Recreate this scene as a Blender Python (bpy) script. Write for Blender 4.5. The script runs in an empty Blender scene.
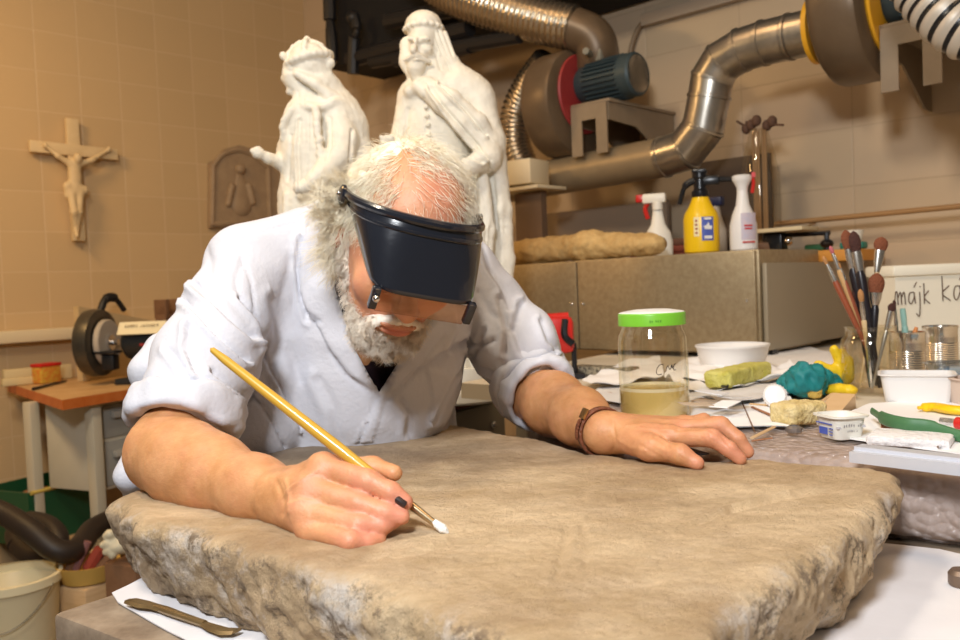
import bpy, bmesh, math, random
import numpy as np
from mathutils import Vector, Matrix
random.seed(7); RNG = np.random.default_rng(7)
SC = bpy.context.scene; COL = SC.collection
# ------------------------------------------------------------------ camera
F = 870.0; H = 1.2; PITCH = .0375; ROLL = .042
fw = np.array([0, math.cos(PITCH), -math.sin(PITCH)])
_u = np.array([0, math.sin(PITCH), math.cos(PITCH)]); _x = np.array([1., 0, 0])
cu = _u*math.cos(ROLL) + _x*math.sin(ROLL); cx = _x*math.cos(ROLL) - _u*math.sin(ROLL)
CAM = np.array([0, 0, H])
cd = bpy.data.cameras.new('camera'); cam = bpy.data.objects.new('camera', cd); COL.objects.link(cam)
cd.sensor_width = 36; cd.lens = 36*F/960; cd.clip_start = .02
cam.matrix_world = Matrix(((cx[0], cu[0], -fw[0], 0), (cx[1], cu[1], -fw[1], 0), (cx[2], cu[2], -fw[2], H), (0, 0, 0, 1)))
SC.camera = cam; cd.dof.use_dof = True; cd.dof.focus_distance = .95; cd.dof.aperture_fstop = 9
def ray(px, py): return fw + (px-480)/F*cx - (py-320)/F*cu
def at(px, py, Y): d = ray(px, py); return CAM + d*(Y/d[1])
def onz(px, py, z): d = ray(px, py); return CAM + d*((z-H)/d[2])
def proj(V):
    Q = np.asarray(V) - CAM; w = Q@fw
    return np.stack([480+F*(Q@cx)/w, 320-F*(Q@cu)/w], -1)
# room frame: a runs along the right wall from the corner, b along the left wall
TH = .76; A = np.array([math.cos(TH), -math.sin(TH), 0]); B = np.array([-math.sin(TH), -math.cos(TH), 0]); ZU = np.array([0, 0, 1.])
O = -4.0*A - 2.9*B
def rm(s, t, z): return O + s*A + t*B + z*ZU
def ont(px, py, t): d = ray(px, py); return CAM + d*((t + O@B - CAM@B)/(d@B))
def ons(px, py, s): d = ray(px, py); return CAM + d*((s + O@A - CAM@A)/(d@A))
def st(p): return ((p-O)@A, (p-O)@B, p[2])
# ------------------------------------------------------------------ materials
def lin(c): return tuple((x/12.92 if x <= .04045 else ((x+.055)/1.055)**2.4) for x in c)
def rgb(r, g, b): return lin((r/255, g/255, b/255))
MATS = {}
def mat(name, col, rough=.6, metal=0, col2=None, nscale=20, ndet=4, bump=0, bscale=40, spec=.5, trans=0, coat=0, ior=1.45, alpha=1, sub=0, contrast=(.35, .65), emit=None, stretch=None):
    if name in MATS: return MATS[name]
    m = bpy.data.materials.new(name); m.use_nodes = True; nt = m.node_tree; p = nt.nodes['Principled BSDF']
    p.inputs['Base Color'].default_value = (*col, 1); p.inputs['Roughness'].default_value = rough
    p.inputs['Metallic'].default_value = metal; p.inputs['Specular IOR Level'].default_value = spec
    p.inputs['Transmission Weight'].default_value = trans; p.inputs['Coat Weight'].default_value = coat
    p.inputs['IOR'].default_value = ior; p.inputs['Alpha'].default_value = alpha
    if sub: p.inputs['Subsurface Weight'].default_value = sub; p.inputs['Subsurface Radius'].default_value = (.01, .004, .002); p.inputs['Subsurface Scale'].default_value = 1
    tc = nt.nodes.new('ShaderNodeTexCoord'); src = tc.outputs['Object']
    if stretch:
        mp = nt.nodes.new('ShaderNodeMapping'); mp.inputs['Scale'].default_value = stretch
        nt.links.new(src, mp.inputs[0]); src = mp.outputs[0]
    if col2:
        n = nt.nodes.new('ShaderNodeTexNoise'); n.inputs['Scale'].default_value = nscale; n.inputs['Detail'].default_value = ndet; n.inputs['Roughness'].default_value = .65
        nt.links.new(src, n.inputs['Vector'])
        r = nt.nodes.new('ShaderNodeValToRGB'); r.color_ramp.elements[0].position = contrast[0]; r.color_ramp.elements[1].position = contrast[1]
        r.color_ramp.elements[0].color = (*col, 1); r.color_ramp.elements[1].color = (*col2, 1)
        nt.links.new(n.outputs['Fac'], r.inputs[0]); nt.links.new(r.outputs[0], p.inputs['Base Color'])
    if bump:
        n = nt.nodes.new('ShaderNodeTexNoise'); n.inputs['Scale'].default_value = bscale; n.inputs['Detail'].default_value = 5
        nt.links.new(src, n.inputs['Vector'])
        b = nt.nodes.new('ShaderNodeBump'); b.inputs['Strength'].default_value = bump; b.inputs['Distance'].default_value = .01
        nt.links.new(n.outputs['Fac'], b.inputs['Height']); nt.links.new(b.outputs[0], p.inputs['Normal'])
    MATS[name] = m; return m
def glass(name, col=(.9, .95, .9), rough=.02, alpha=.25, tint=(.95, .97, .93), edge=.6):
    # thin-walled glass: mix of clear transparency and gloss, the same for every ray
    m = bpy.data.materials.new(name); m.use_nodes = True; nt = m.node_tree; nt.nodes.clear()
    o = nt.nodes.new('ShaderNodeOutputMaterial'); mx = nt.nodes.new('ShaderNodeMixShader')
    t = nt.nodes.new('ShaderNodeBsdfTransparent'); t.inputs[0].default_value = (*tint, 1)
    g = nt.nodes.new('ShaderNodeBsdfGlossy'); g.inputs['Color'].default_value = (*col, 1); g.inputs['Roughness'].default_value = rough
    lw = nt.nodes.new('ShaderNodeLayerWeight'); lw.inputs[0].default_value = .35
    mr = nt.nodes.new('ShaderNodeMapRange'); mr.inputs[3].default_value = alpha; mr.inputs[4].default_value = min(1, alpha+edge)
    nt.links.new(lw.outputs['Facing'], mr.inputs[0]); nt.links.new(mr.outputs[0], mx.inputs[0])
    nt.links.new(t.outputs[0], mx.inputs[1]); nt.links.new(g.outputs[0], mx.inputs[2]); nt.links.new(mx.outputs[0], o.inputs[0])
    MATS[name] = m; return m
def tile_mat(name, c1, c2, grout, w, h, ox, oz):
    m = bpy.data.materials.new(name); m.use_nodes = True; nt = m.node_tree; p = nt.nodes['Principled BSDF']; p.inputs['Roughness'].default_value = .35
    tc = nt.nodes.new('ShaderNodeTexCoord'); sp = nt.nodes.new('ShaderNodeSeparateXYZ'); cb = nt.nodes.new('ShaderNodeCombineXYZ')
    nt.links.new(tc.outputs['Object'], sp.inputs[0])
    ax = nt.nodes.new('ShaderNodeMath'); ax.inputs[1].default_value = ox; az = nt.nodes.new('ShaderNodeMath'); az.inputs[1].default_value = oz
    nt.links.new(sp.outputs[0], ax.inputs[0]); nt.links.new(sp.outputs[2], az.inputs[0]); nt.links.new(ax.outputs[0], cb.inputs[0]); nt.links.new(az.outputs[0], cb.inputs[1])
    br = nt.nodes.new('ShaderNodeTexBrick'); br.offset = 0; br.squash = 1
    for k, v in (('Scale', 1), ('Mortar Size', .003), ('Mortar Smooth', .3), ('Brick Width', w), ('Row Height', h), ('Bias', 0)): br.inputs[k].default_value = v
    br.inputs['Color1'].default_value = (*c1, 1); br.inputs['Color2'].default_value = (*c2, 1); br.inputs['Mortar'].default_value = (*grout, 1)
    nt.links.new(cb.outputs[0], br.inputs['Vector']); nt.links.new(br.outputs['Color'], p.inputs['Base Color'])
    b = nt.nodes.new('ShaderNodeBump'); b.inputs['Strength'].default_value = .35; b.inputs['Distance'].default_value = .003; b.invert = True
    nt.links.new(br.outputs['Fac'], b.inputs['Height']); nt.links.new(b.outputs[0], p.inputs['Normal'])
    MATS[name] = m; return m
# ------------------------------------------------------------------ object helpers
def mkmesh(name, V, Fc, mats, mi=None, smooth=None, parent=None, loc=None, cols=None):
    V = np.asarray(V, float)
    base = parent['_w'] if parent is not None and '_w' in parent else None
    base = np.array(base) if base is not None else (np.array(loc) if loc is not None else np.zeros(3))
    me = bpy.data.meshes.new(name); me.from_pydata((V-base).tolist(), [], Fc if isinstance(Fc, list) else Fc.tolist())
    for m in (mats if isinstance(mats, (list, tuple)) else [mats]): me.materials.append(m)
    if mi is not None: me.polygons.foreach_set('material_index', np.asarray(mi, np.int32))
    if cols is not None:
        ca = me.color_attributes.new('tone', 'FLOAT_COLOR', 'POINT'); ca.data.foreach_set('color', np.asarray(cols, np.float32).ravel())
    if smooth is not None:
        me.shade_smooth()
        if smooth < 180: me.set_sharp_from_angle(angle=math.radians(smooth))
    me.update()
    o = bpy.data.objects.new(name, me); COL.objects.link(o)
    if parent is not None: o.parent = parent; o['_w'] = tuple(map(float, base))
    else: o.location = base; o['_w'] = tuple(map(float, base))
    return o
def tag(o, label, cat, group=None):
    o['label'] = label; o['category'] = cat
    if group: o['group'] = group
    return o
def thing(name, label, cat, loc, group=None):
    o = bpy.data.objects.new(name, None); COL.objects.link(o); o.location = tuple(map(float, loc)); o['_w'] = tuple(map(float, loc)); o.empty_display_size = .05
    return tag(o, label, cat, group)
def nrm(v): v = np.asarray(v, float); return v/np.linalg.norm(v)
def frame(d, ref=(0, 0, 1)):
    d = nrm(d); r = np.asarray(ref, float)
    if abs(d@r) > .98: r = np.array([1., 0, 0])
    x = nrm(np.cross(r, d)); return x, np.cross(d, x), d
class MB:
    def __init__(s): s.V = []; s.F = []; s.M = []; s.mi = 0
    def add(s, V, Fc, mi=None):
        n = len(s.V); s.V += [tuple(map(float, v)) for v in V]; s.F += [tuple(n+int(i) for i in f) for f in Fc]; s.M += [s.mi if mi is None else mi]*len(Fc); return s
    def box(s, c, size, X=A, Y=None, Z=ZU, mi=None, bev=0):
        X = nrm(X); Z = nrm(Z); Y = nrm(np.cross(Z, X)) if Y is None else nrm(Y); c = np.asarray(c, float); hx, hy, hz = [k/2 for k in size]
        if bev:
            bm = bmesh.new(); bmesh.ops.create_cube(bm, size=1)
            for v in bm.verts: v.co = (v.co.x*size[0], v.co.y*size[1], v.co.z*size[2])
            bmesh.ops.bevel(bm, geom=bm.edges[:], offset=bev, segments=2, affect='EDGES', profile=.5)
            bm.verts.index_update(); V = [c + v.co.x*X + v.co.y*Y + v.co.z*Z for v in bm.verts]; Fc = [[v.index for v in f.verts] for f in bm.faces]; bm.free()
            return s.add(V, Fc, mi)
        V = [c + i*hx*X + j*hy*Y + k*hz*Z for k in (-1, 1) for j in (-1, 1) for i in (-1, 1)]
        return s.add(V, [(0, 2, 3, 1), (4, 5, 7, 6), (0, 1, 5, 4), (2, 6, 7, 3), (0, 4, 6, 2), (1, 3, 7, 5)], mi)
    def tube(s, P, r, n=12, caps=True, mi=None, flat=1, ref=(0, 0, 1)):
        P = [np.asarray(p, float) for p in P]; R = r if hasattr(r, '__len__') else [r]*len(P)
        V = []; x = None
        for i, p in enumerate(P):
            d = nrm((P[min(i+1, len(P)-1)] - P[max(i-1, 0)]))
            if x is None: x, y, _ = frame(d, ref)
            else: x = nrm(x - (x@d)*d); y = np.cross(d, x)
            V += [p + R[i]*(math.cos(t)*x + flat*math.sin(t)*y) for t in [2*math.pi*k/n for k in range(n)]]
        Fc = [(i*n+k, i*n+(k+1) % n, (i+1)*n+(k+1) % n, (i+1)*n+k) for i in range(len(P)-1) for k in range(n)]
        if caps: Fc += [tuple(range(n))[::-1], tuple((len(P)-1)*n+k for k in range(n))]
        return s.add(V, Fc, mi)
    def lathe(s, prof, c, ax=ZU, n=32, mi=None, wob=None, X=None, sq=1):
        # prof: list of (radius, height)
        x, y, d = frame(ax, (0, 0, 1) if X is None else X); c = np.asarray(c, float); V = []
        for r, h in prof: V += [c + h*d + r*(math.cos(2*math.pi*k/n)*x + sq*math.sin(2*math.pi*k/n)*y) for k in range(n)]
        Fc = [(i*n+k, i*n+(k+1) % n, (i+1)*n+(k+1) % n, (i+1)*n+k) for i in range(len(prof)-1) for k in range(n)]
        if prof[0][0] > 1e-6: Fc.append(tuple(range(n))[::-1])
        if prof[-1][0] > 1e-6: Fc.append(tuple((len(prof)-1)*n+k for k in range(n)))
        return s.add(V, Fc, mi)
    def shell(s, prof, c, ax=ZU, n=32, mi=None, th=.002):
        # open vessel with thickness; prof is outside bottom to top
        pr = list(prof) + [(max(r-th, 1e-4), h+(th if i == len(prof)-1 else 0)) for i, (r, h) in enumerate(prof[::-1])]
        pr[len(prof)] = (prof[-1][0]-th, prof[-1][1])
        pr = [(1e-7, prof[0][1])] + pr + [(1e-7, prof[0][1]+th)]
        return s.lathe(pr, c, ax, n, mi)
    def prism(s, pts, o, X, Y, depth, mi=None):
        X = np.asarray(X, float); Y = np.asarray(Y, float); Z = nrm(np.cross(X, Y)); n = len(pts); o = np.asarray(o, float)
        V = [o + p[0]*X + p[1]*Y - Z*depth/2 for p in pts] + [o + p[0]*X + p[1]*Y + Z*depth/2 for p in pts]
        return s.add(V, [tuple(range(n))[::-1], tuple(range(n, 2*n))] + [(i, (i+1) % n, n+(i+1) % n, n+i) for i in range(n)], mi)
    def ball(s, c, r, n=16, mi=None, X=(1, 0, 0), Z=(0, 0, 1)):
        r = (r, r, r) if not hasattr(r, '__len__') else r; X = nrm(X); Z = nrm(Z); Yv = np.cross(Z, X); c = np.asarray(c, float)
        V = []; m = n//2
        for i in range(1, m):
            t = math.pi*i/m
            V += [c + r[0]*math.sin(t)*math.cos(2*math.pi*k/n)*X + r[1]*math.sin(t)*math.sin(2*math.pi*k/n)*Yv - r[2]*math.cos(t)*Z for k in range(n)]
        Fc = [(i*n+k, i*n+(k+1) % n, (i+1)*n+(k+1) % n, (i+1)*n+k) for i in range(m-2) for k in range(n)]
        V += [c - r[2]*Z, c + r[2]*Z]; L = len(V)
        Fc += [(L-2, (k+1) % n, k) for k in range(n)] + [((m-2)*n+k, (m-2)*n+(k+1) % n, L-1) for k in range(n)]
        return s.add(V, Fc, mi)
    def obj(s, name, mats, parent=None, loc=None, smooth=35, label=None, fn=None):
        V = np.array(s.V)
        if fn is not None: V = fn(V)
        if parent is None and loc is None: loc = [(V[:, 0].min()+V[:, 0].max())/2, (V[:, 1].min()+V[:, 1].max())/2, V[:, 2].min()]
        o = mkmesh(name, V, s.F, mats, s.M, smooth, parent, loc)
        if label: o['label'] = label
        return o
def structure(o): o['kind'] = 'structure'; return o
def smoothpath(P, n=8):
    P = [np.asarray(p, float) for p in P]; Q = [2*P[0]-P[1]] + P + [2*P[-1]-P[-2]]; out = []
    for i in range(1, len(Q)-2):
        for k in range(n):
            t = k/n; out.append(.5*((2*Q[i]) + (Q[i+1]-Q[i-1])*t + (2*Q[i-1]-5*Q[i]+4*Q[i+1]-Q[i+2])*t*t + (3*Q[i]-Q[i-1]-3*Q[i+1]+Q[i+2])*t**3))
    out.append(P[-1]); return out
# ------------------------------------------------------------------ noise
_perm = np.random.default_rng(3).permutation(256).astype(np.int64); _perm = np.concatenate([_perm]*3)
_g = np.random.default_rng(4).normal(size=(256, 3)); _g /= np.linalg.norm(_g, axis=1)[:, None]
def noise(P):
    P = np.asarray(P, float); i = np.floor(P).astype(np.int64); f = P-i; i &= 255; u = f*f*f*(f*(f*6-15)+10); r = 0
    for dx in (0, 1):
        for dy in (0, 1):
            for dz in (0, 1):
                g = _g[_perm[_perm[_perm[i[:, 0]+dx & 255]+(i[:, 1]+dy & 255)] + (i[:, 2]+dz & 255)] & 255]
                d = (g*(f-[dx, dy, dz])).sum(1)
                w = (u[:, 0] if dx else 1-u[:, 0])*(u[:, 1] if dy else 1-u[:, 1])*(u[:, 2] if dz else 1-u[:, 2]); r = r+w*d
    return r*1.5
def fbm(P, o=4, g=.5):
    s = 0; a = 1
    for k in range(o): s = s+a*noise(P*2**k+17.3*k); a *= g
    return s
def ridged(P, o=4):
    s = 0; a = 1
    for k in range(o): s = s+a*(1-2*np.abs(noise(P*2**k+9.1*k))); a *= .5
    return s
# ------------------------------------------------------------------ signed-distance sculpting
class SDF:
    def __init__(s, lo, hi, h):
        s.lo = np.array(lo, float); s.h = h; s.n = np.ceil((np.array(hi)-s.lo)/h).astype(int)+1
        s.ax = [(s.lo[k]+np.arange(s.n[k])*h).astype(np.float32) for k in range(3)]; s.v = np.full(s.n, .3, np.float32)
    def op(s, fn, lo, hi, k=0., mode='u', m=.045):
        lo = np.floor((np.array(lo)-m-s.lo)/s.h).astype(int).clip(0); hi = np.minimum(np.ceil((np.array(hi)+m-s.lo)/s.h).astype(int)+1, s.n)
        if (hi <= lo).any(): return
        sl = tuple(slice(a, b) for a, b in zip(lo, hi)); X = s.ax[0][sl[0]][:, None, None]; Y = s.ax[1][sl[1]][None, :, None]; Z = s.ax[2][sl[2]][None, None, :]
        d = fn(X, Y, Z).astype(np.float32); v = s.v[sl]
        if mode == 'u':
            if k: h = np.clip(.5+.5*(v-d)/k, 0, 1); s.v[sl] = v*(1-h)+d*h-k*h*(1-h)
            else: s.v[sl] = np.minimum(v, d)
        else:
            if k: h = np.clip(.5-.5*(v+d)/k, 0, 1); s.v[sl] = v*(1-h)-d*h+k*h*(1-h)
            else: s.v[sl] = np.maximum(v, -d)
    def cap(s, a, b, ra, rb=None, k=.01, flat=None, fr=1., mode='u'):
        a = np.asarray(a, float); b = np.asarray(b, float); rb = ra if rb is None else rb; n = None if flat is None else nrm(flat)
        def sq(p):
            return p if n is None else p + (1/fr-1)*(p@n)*n
        a2 = sq(a); ab = sq(b)-a2; L = max(ab@ab, 1e-9)
        def fn(X, Y, Z):
            if n is not None:
                q = (X*n[0]+Y*n[1]+Z*n[2])*(1/fr-1); x = X+q*n[0]-a2[0]; y = Y+q*n[1]-a2[1]; z = Z+q*n[2]-a2[2]
            else: x = X-a2[0]; y = Y-a2[1]; z = Z-a2[2]
            t = np.clip((x*ab[0]+y*ab[1]+z*ab[2])/L, 0, 1)
            d = np.sqrt((x-t*ab[0])**2+(y-t*ab[1])**2+(z-t*ab[2])**2)-(ra+(rb-ra)*t)
            return d*(min(fr, 1) if n is not None else 1)
        R = max(ra, rb)*max(1, fr); s.op(fn, np.minimum(a, b)-R, np.maximum(a, b)+R, k, mode, m=max(.045, k)); return s
    def chain(s, P, R, k=.01, **kw):
        for i in range(len(P)-1): s.cap(P[i], P[i+1], R[i], R[i+1], k, **kw)
        return s
    def ell(s, c, r, M=None, k=.01, mode='u'):
        c = np.asarray(c, float); M = np.eye(3) if M is None else np.asarray(M, float)   # rows of M = local axes
        def fn(X, Y, Z):
            x = X-c[0]; y = Y-c[1]; z = Z-c[2]; q = [(x*M[i][0]+y*M[i][1]+z*M[i][2])/r[i] for i in range(3)]
            k0 = np.sqrt(q[0]**2+q[1]**2+q[2]**2); k1 = np.sqrt((q[0]/r[0])**2+(q[1]/r[1])**2+(q[2]/r[2])**2)
            return np.where(k0 < 1e-4, -min(r), k0*(k0-1)/np.maximum(k1, 1e-6))
        R = np.sqrt(sum((M[i]*r[i])**2 for i in range(3))); s.op(fn, c-R, c+R, k, mode, m=max(.045, k)); return s
    def box(s, c, hs, M=None, rr=.005, k=0., mode='u'):
        c = np.asarray(c, float); M = np.eye(3) if M is None else np.asarray(M, float)
        def fn(X, Y, Z):
            x = X-c[0]; y = Y-c[1]; z = Z-c[2]; q = [np.abs(x*M[i][0]+y*M[i][1]+z*M[i][2])-(hs[i]-rr) for i in range(3)]
            return np.sqrt(sum(np.maximum(a, 0)**2 for a in q))+np.minimum(np.maximum(np.maximum(q[0], q[1]), q[2]), 0)-rr
        R = np.sqrt(sum((M[i]*hs[i])**2 for i in range(3)))+rr; s.op(fn, c-R, c+R, k, mode); return s
    def mesh(s):
        v = s.v; v[0] = v[-1] = .01; v[:, 0] = v[:, -1] = .01; v[:, :, 0] = v[:, :, -1] = .01
        ins = v < 0; any_ = np.zeros(s.n-1, bool); all_ = np.ones(s.n-1, bool)
        for i in (0, 1):
            for j in (0, 1):
                for k in (0, 1):
                    q = ins[i:s.n[0]-1+i, j:s.n[1]-1+j, k:s.n[2]-1+k]; any_ |= q; all_ &= q
        act = any_ & ~all_; I = np.argwhere(act); idx = np.full(act.shape, -1, np.int32); idx[act] = np.arange(len(I))
        acc = np.zeros((len(I), 3)); cnt = np.zeros(len(I)); cor = [(i, j, k) for i in (0, 1) for j in (0, 1) for k in (0, 1)]
        for c0 in cor:
            for ax in range(3):
                if c0[ax]: continue
                c1 = list(c0); c1[ax] = 1; v0 = v[I[:, 0]+c0[0], I[:, 1]+c0[1], I[:, 2]+c0[2]]; v1 = v[I[:, 0]+c1[0], I[:, 1]+c1[1], I[:, 2]+c1[2]]
                m = (v0 < 0) != (v1 < 0); t = np.zeros(len(I)); t[m] = v0[m]/(v0[m]-v1[m]); p = np.tile(np.array(c0, float), (len(I), 1)); p[:, ax] = t
                acc[m] += p[m]; cnt[m] += 1
        V = s.lo+(I+acc/cnt[:, None])*s.h; Q = []
        for ax in range(3):
            a1, a2 = [(1, 2), (2, 0), (0, 1)][ax]; n = s.n.copy(); n[ax] -= 1
            s0 = [slice(0, None)]*3; s1 = [slice(0, None)]*3; s0[ax] = slice(0, -1); s1[ax] = slice(1, None)
            x0 = ins[tuple(s0)]; x1 = ins[tuple(s1)]; E = np.argwhere(x0 != x1); fl = x0[tuple(E.T)]
            ok = (E[:, a1] > 0) & (E[:, a2] > 0) & (E[:, a1] < s.n[a1]-1) & (E[:, a2] < s.n[a2]-1); E = E[ok]; fl = fl[ok]
            def ix(d1, d2): e = E.copy(); e[:, a1] -= d1; e[:, a2] -= d2; return idx[tuple(e.T)]
            q = np.stack([ix(1, 1), ix(0, 1), ix(0, 0), ix(1, 0)], 1); q[~fl] = q[~fl][:, ::-1]; Q.append(q)
        return V, np.concatenate(Q)
def vnormals(V, Q):
    Q = np.asarray(Q); n = np.cross(V[Q[:, 2]]-V[Q[:, 0]], V[Q[:, 3 if Q.shape[1] > 3 else 1]]-V[Q[:, 1 if Q.shape[1] > 3 else 0]])
    N = np.zeros_like(V)
    for c in range(Q.shape[1]): np.add.at(N, Q[:, c], n)
    return N/np.maximum(np.linalg.norm(N, axis=1), 1e-12)[:, None]
def relax(V, Q, it=2, f=.5):
    Q = np.asarray(Q)
    for _ in range(it):
        S = np.zeros_like(V); C = np.zeros(len(V))
        for a, b in ((0, 1), (1, 2), (2, 3), (3, 0)):
            np.add.at(S, Q[:, a], V[Q[:, b]]); np.add.at(S, Q[:, b], V[Q[:, a]]); np.add.at(C, Q[:, a], 1); np.add.at(C, Q[:, b], 1)
        V = V*(1-f)+f*S/np.maximum(C, 1)[:, None]
    return V
def segdist(P, poly, closed=False):
    best = np.full(len(P), 1e9); side = np.zeros(len(P)); pts = [np.array(p, float) for p in poly] + ([np.array(poly[0], float)] if closed else [])
    for a, b in zip(pts[:-1], pts[1:]):
        ab = b-a; t = np.clip(((P-a)@ab)/max(ab@ab, 1e-9), 0, 1); q = P-(a+t[:, None]*ab); d = np.hypot(q[:, 0], q[:, 1]); m = d < best
        best[m] = d[m]; side[m] = np.sign(ab[0]*q[m, 1]-ab[1]*q[m, 0])
    return best, side
def inpoly(P, poly):
    c = np.zeros(len(P), bool); n = len(poly)
    for i in range(n):
        x0, y0 = poly[i]; x1, y1 = poly[(i+1) % n]
        with np.errstate(divide='ignore', invalid='ignore'):
            m = ((y0 > P[:, 1]) != (y1 > P[:, 1])) & (P[:, 0] < (x1-x0)*(P[:, 1]-y0)/(y1-y0+1e-12)+x0)
        c ^= m
    return c
def facing(V, N): d = V-CAM; return np.clip(-(N*d).sum(1)/np.linalg.norm(d, axis=1), 0, 1)
def carve(V, N, strokes, ymax=None):
    # folds, seams and creases sculpted into the front of a surface; (points, width px, depth m, kind)
    P = proj(V); w = np.clip(facing(V, N)*4, 0, 1); D = np.zeros(len(V))
    if ymax is not None: w = w*(V[:, 1] < ymax)
    for pts, wd, dp, kind in strokes:
        r, sd = segdist(P, pts)
        if kind == 'g': D -= dp*np.exp(-(r/wd)**2)*w
        elif kind == 'r': D += dp*np.exp(-(r/wd)**2)*w
        elif kind == 'f':   # fold: groove with a swell beside it
            q = r*sd; D += dp*w*(-np.exp(-(q/wd)**2)+.9*np.exp(-((q-1.8*wd)/(1.1*wd))**2))
    return V+N*D[:, None]
def raise_poly(V, N, poly, h, soft=2.):
    P = proj(V); r, _ = segdist(P, poly, True); ins = inpoly(P, poly); w = np.where(ins, np.clip(r/soft, 0, 1), 0)*np.clip(facing(V, N)*4, 0, 1)
    return V+N*(h*w)[:, None]
def strands(R0, D0, L, r, seg=5, curl=.004, grav=0., seed=1, gvec=(0, 0, -1), lock=None):
    rng = np.random.default_rng(seed); n = len(R0); L = np.broadcast_to(L, (n,)); P = np.array(R0, float); D = np.array(D0, float); D /= np.linalg.norm(D, axis=1)[:, None]
    ph = rng.uniform(0, 6.28, (n, 3)); out = []
    if lock is not None: ph = rng.uniform(0, 6.28, (lock.max()+1, 3))[lock]+rng.normal(size=(n, 3))*.22
    X = np.cross(D, rng.normal(size=(n, 3))); X /= np.linalg.norm(X, axis=1)[:, None]; Yv = np.cross(D, X); G = np.array(gvec, float)
    Vs = []
    for k in range(seg+1):
        t = k/seg; c = curl*t*np.stack([np.sin(ph[:, i]+t*5+ph[:, (i+1) % 3]) for i in range(3)], 1); Q = P+c; rr = r*(1-.75*t)
        Vs.append(np.stack([Q+rr*(math.cos(a)*X+math.sin(a)*Yv) for a in (0, 2.094, 4.189)], 1))
        D = D+G*grav/seg; D /= np.linalg.norm(D, axis=1)[:, None]; P = P+D*(L/seg)[:, None]
    V = np.stack(Vs, 1).reshape(n, (seg+1)*3, 3); base = (np.arange(n)*(seg+1)*3)[:, None]; Fc = []
    for k in range(seg):
        for a in range(3): b = (a+1) % 3; Fc.append(np.concatenate([base+k*3+a, base+k*3+b, base+(k+1)*3+b, base+(k+1)*3+a], 1))
    return V.reshape(-1, 3), np.concatenate(Fc)
def text_mb(s, size, depth=.0004):
    c = bpy.data.curves.new('t', 'FONT'); c.body = s; c.size = size; c.extrude = depth; c.resolution_u = 3
    o = bpy.data.objects.new('t', c); COL.objects.link(o); dg = bpy.context.evaluated_depsgraph_get(); dg.update()
    me = bpy.data.meshes.new_from_object(o.evaluated_get(dg)); V = np.array([v.co[:] for v in me.vertices]); Fc = [list(p.vertices) for p in me.polygons]
    bpy.data.objects.remove(o); bpy.data.curves.remove(c); bpy.data.meshes.remove(me)
    return V, Fc
def textobj(name, s, size, mat_, parent, o, X, Z, center=True):
    V, Fc = text_mb(s, size); X = nrm(X); Z = nrm(Z); n = nrm(np.cross(X, Z))
    if center: V = V-[(V[:, 0].max()+V[:, 0].min())/2, (V[:, 1].max()+V[:, 1].min())/2, 0]
    W = np.asarray(o)+V[:, :1]*X+V[:, 1:2]*Z+V[:, 2:3]*n
    return mkmesh(name, W, Fc, mat_, parent=parent)
def smudged(name, n, size, mat_, parent, o, X, Z, seed=0):
    # print too worn or small to read: rows of short strokes
    rs = random.Random(seed); X = nrm(X); Z = nrm(Z); Y = np.cross(Z, X); m = MB(); o = np.asarray(o, float); w = size*.62
    for i in range(n):
        if rs.random() < .12: continue
        c = o+X*(i-(n-1)/2)*w
        for k in range(2): m.box(c+X*rs.uniform(-.2, .2)*w+Z*rs.uniform(-.1, .1)*size, (size*.10, size*.06, size*rs.uniform(.4, .75)), X, Y=Y, Z=Z)
        m.box(c+Z*rs.uniform(-.3, .3)*size, (w*.6, size*.06, size*.10), X, Y=Y, Z=Z)
    return m.obj(name, mat_, parent)
# ------------------------------------------------------------------ palette
M_plaster = mat('plaster', (.86, .83, .74), .55, col2=(.80, .75, .64), nscale=9, bump=.08, bscale=60)
M_steel = mat('galvanised', (.38, .35, .30), .30, .9, col2=(.52, .48, .42), nscale=14, bump=.03)
M_foil = mat('foil', (.50, .43, .33), .22, .95, bump=.15, bscale=60)
M_foil2 = mat('foil_white', (.55, .50, .43), .45, .3)
M_dark = mat('dark_metal', (.018, .018, .02), .45, .3)
M_black = mat('black_plastic', (.008, .009, .012), .28)
M_grey = mat('grey_paint', (.30, .29, .26), .5, col2=(.34, .33, .29), nscale=6)
M_greybrown = mat('bracket_paint', (.22, .165, .11), .5, col2=(.26, .20, .135), nscale=8)
M_casing = mat('casing_paint', (.13, .09, .055), .38, .3, col2=(.17, .12, .075), nscale=5)
M_teal = mat('motor_paint', (.035, .06, .075), .45, .2, col2=(.05, .075, .085), nscale=8)
M_yellowp = mat('yellow_paint', (.75, .38, .02), .4)
M_red = mat('red_plastic', (.55, .02, .015), .35)
M_redp = mat('red_paint', (.30, .03, .03), .5)
M_white = mat('white_plastic', (.80, .79, .78), .35)
M_whitew = mat('white_warm_plastic', (.82, .80, .72), .4)
M_paper = mat('white_paper', (.86, .86, .87), .7, col2=(.92, .92, .93), nscale=5, bump=.1, bscale=20)
M_paperg = mat('grey_paper', (.58, .56, .55), .7, col2=(.70, .69, .68), nscale=8)
M_wood = mat('pale_wood', (.55, .36, .18), .6, col2=(.66, .46, .26), nscale=6, stretch=(1, 1, 8))
M_woodd = mat('brown_wood', (.16, .08, .04), .6, col2=(.24, .13, .07), nscale=9)
M_bench = mat('bench_top', (.50, .30, .13), .55, col2=(.60, .40, .20), nscale=12)
M_orange = mat('orange_edge', (.55, .13, .02), .5, col2=(.62, .18, .04), nscale=20)
M_cream = mat('cream_paint', (.62, .57, .44), .5, col2=(.66, .61, .48), nscale=5)
M_bucket = mat('cream_plastic', (.80, .72, .48), .45)
M_bin = mat('bin_plastic', (.82, .78, .66), .4)
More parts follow.
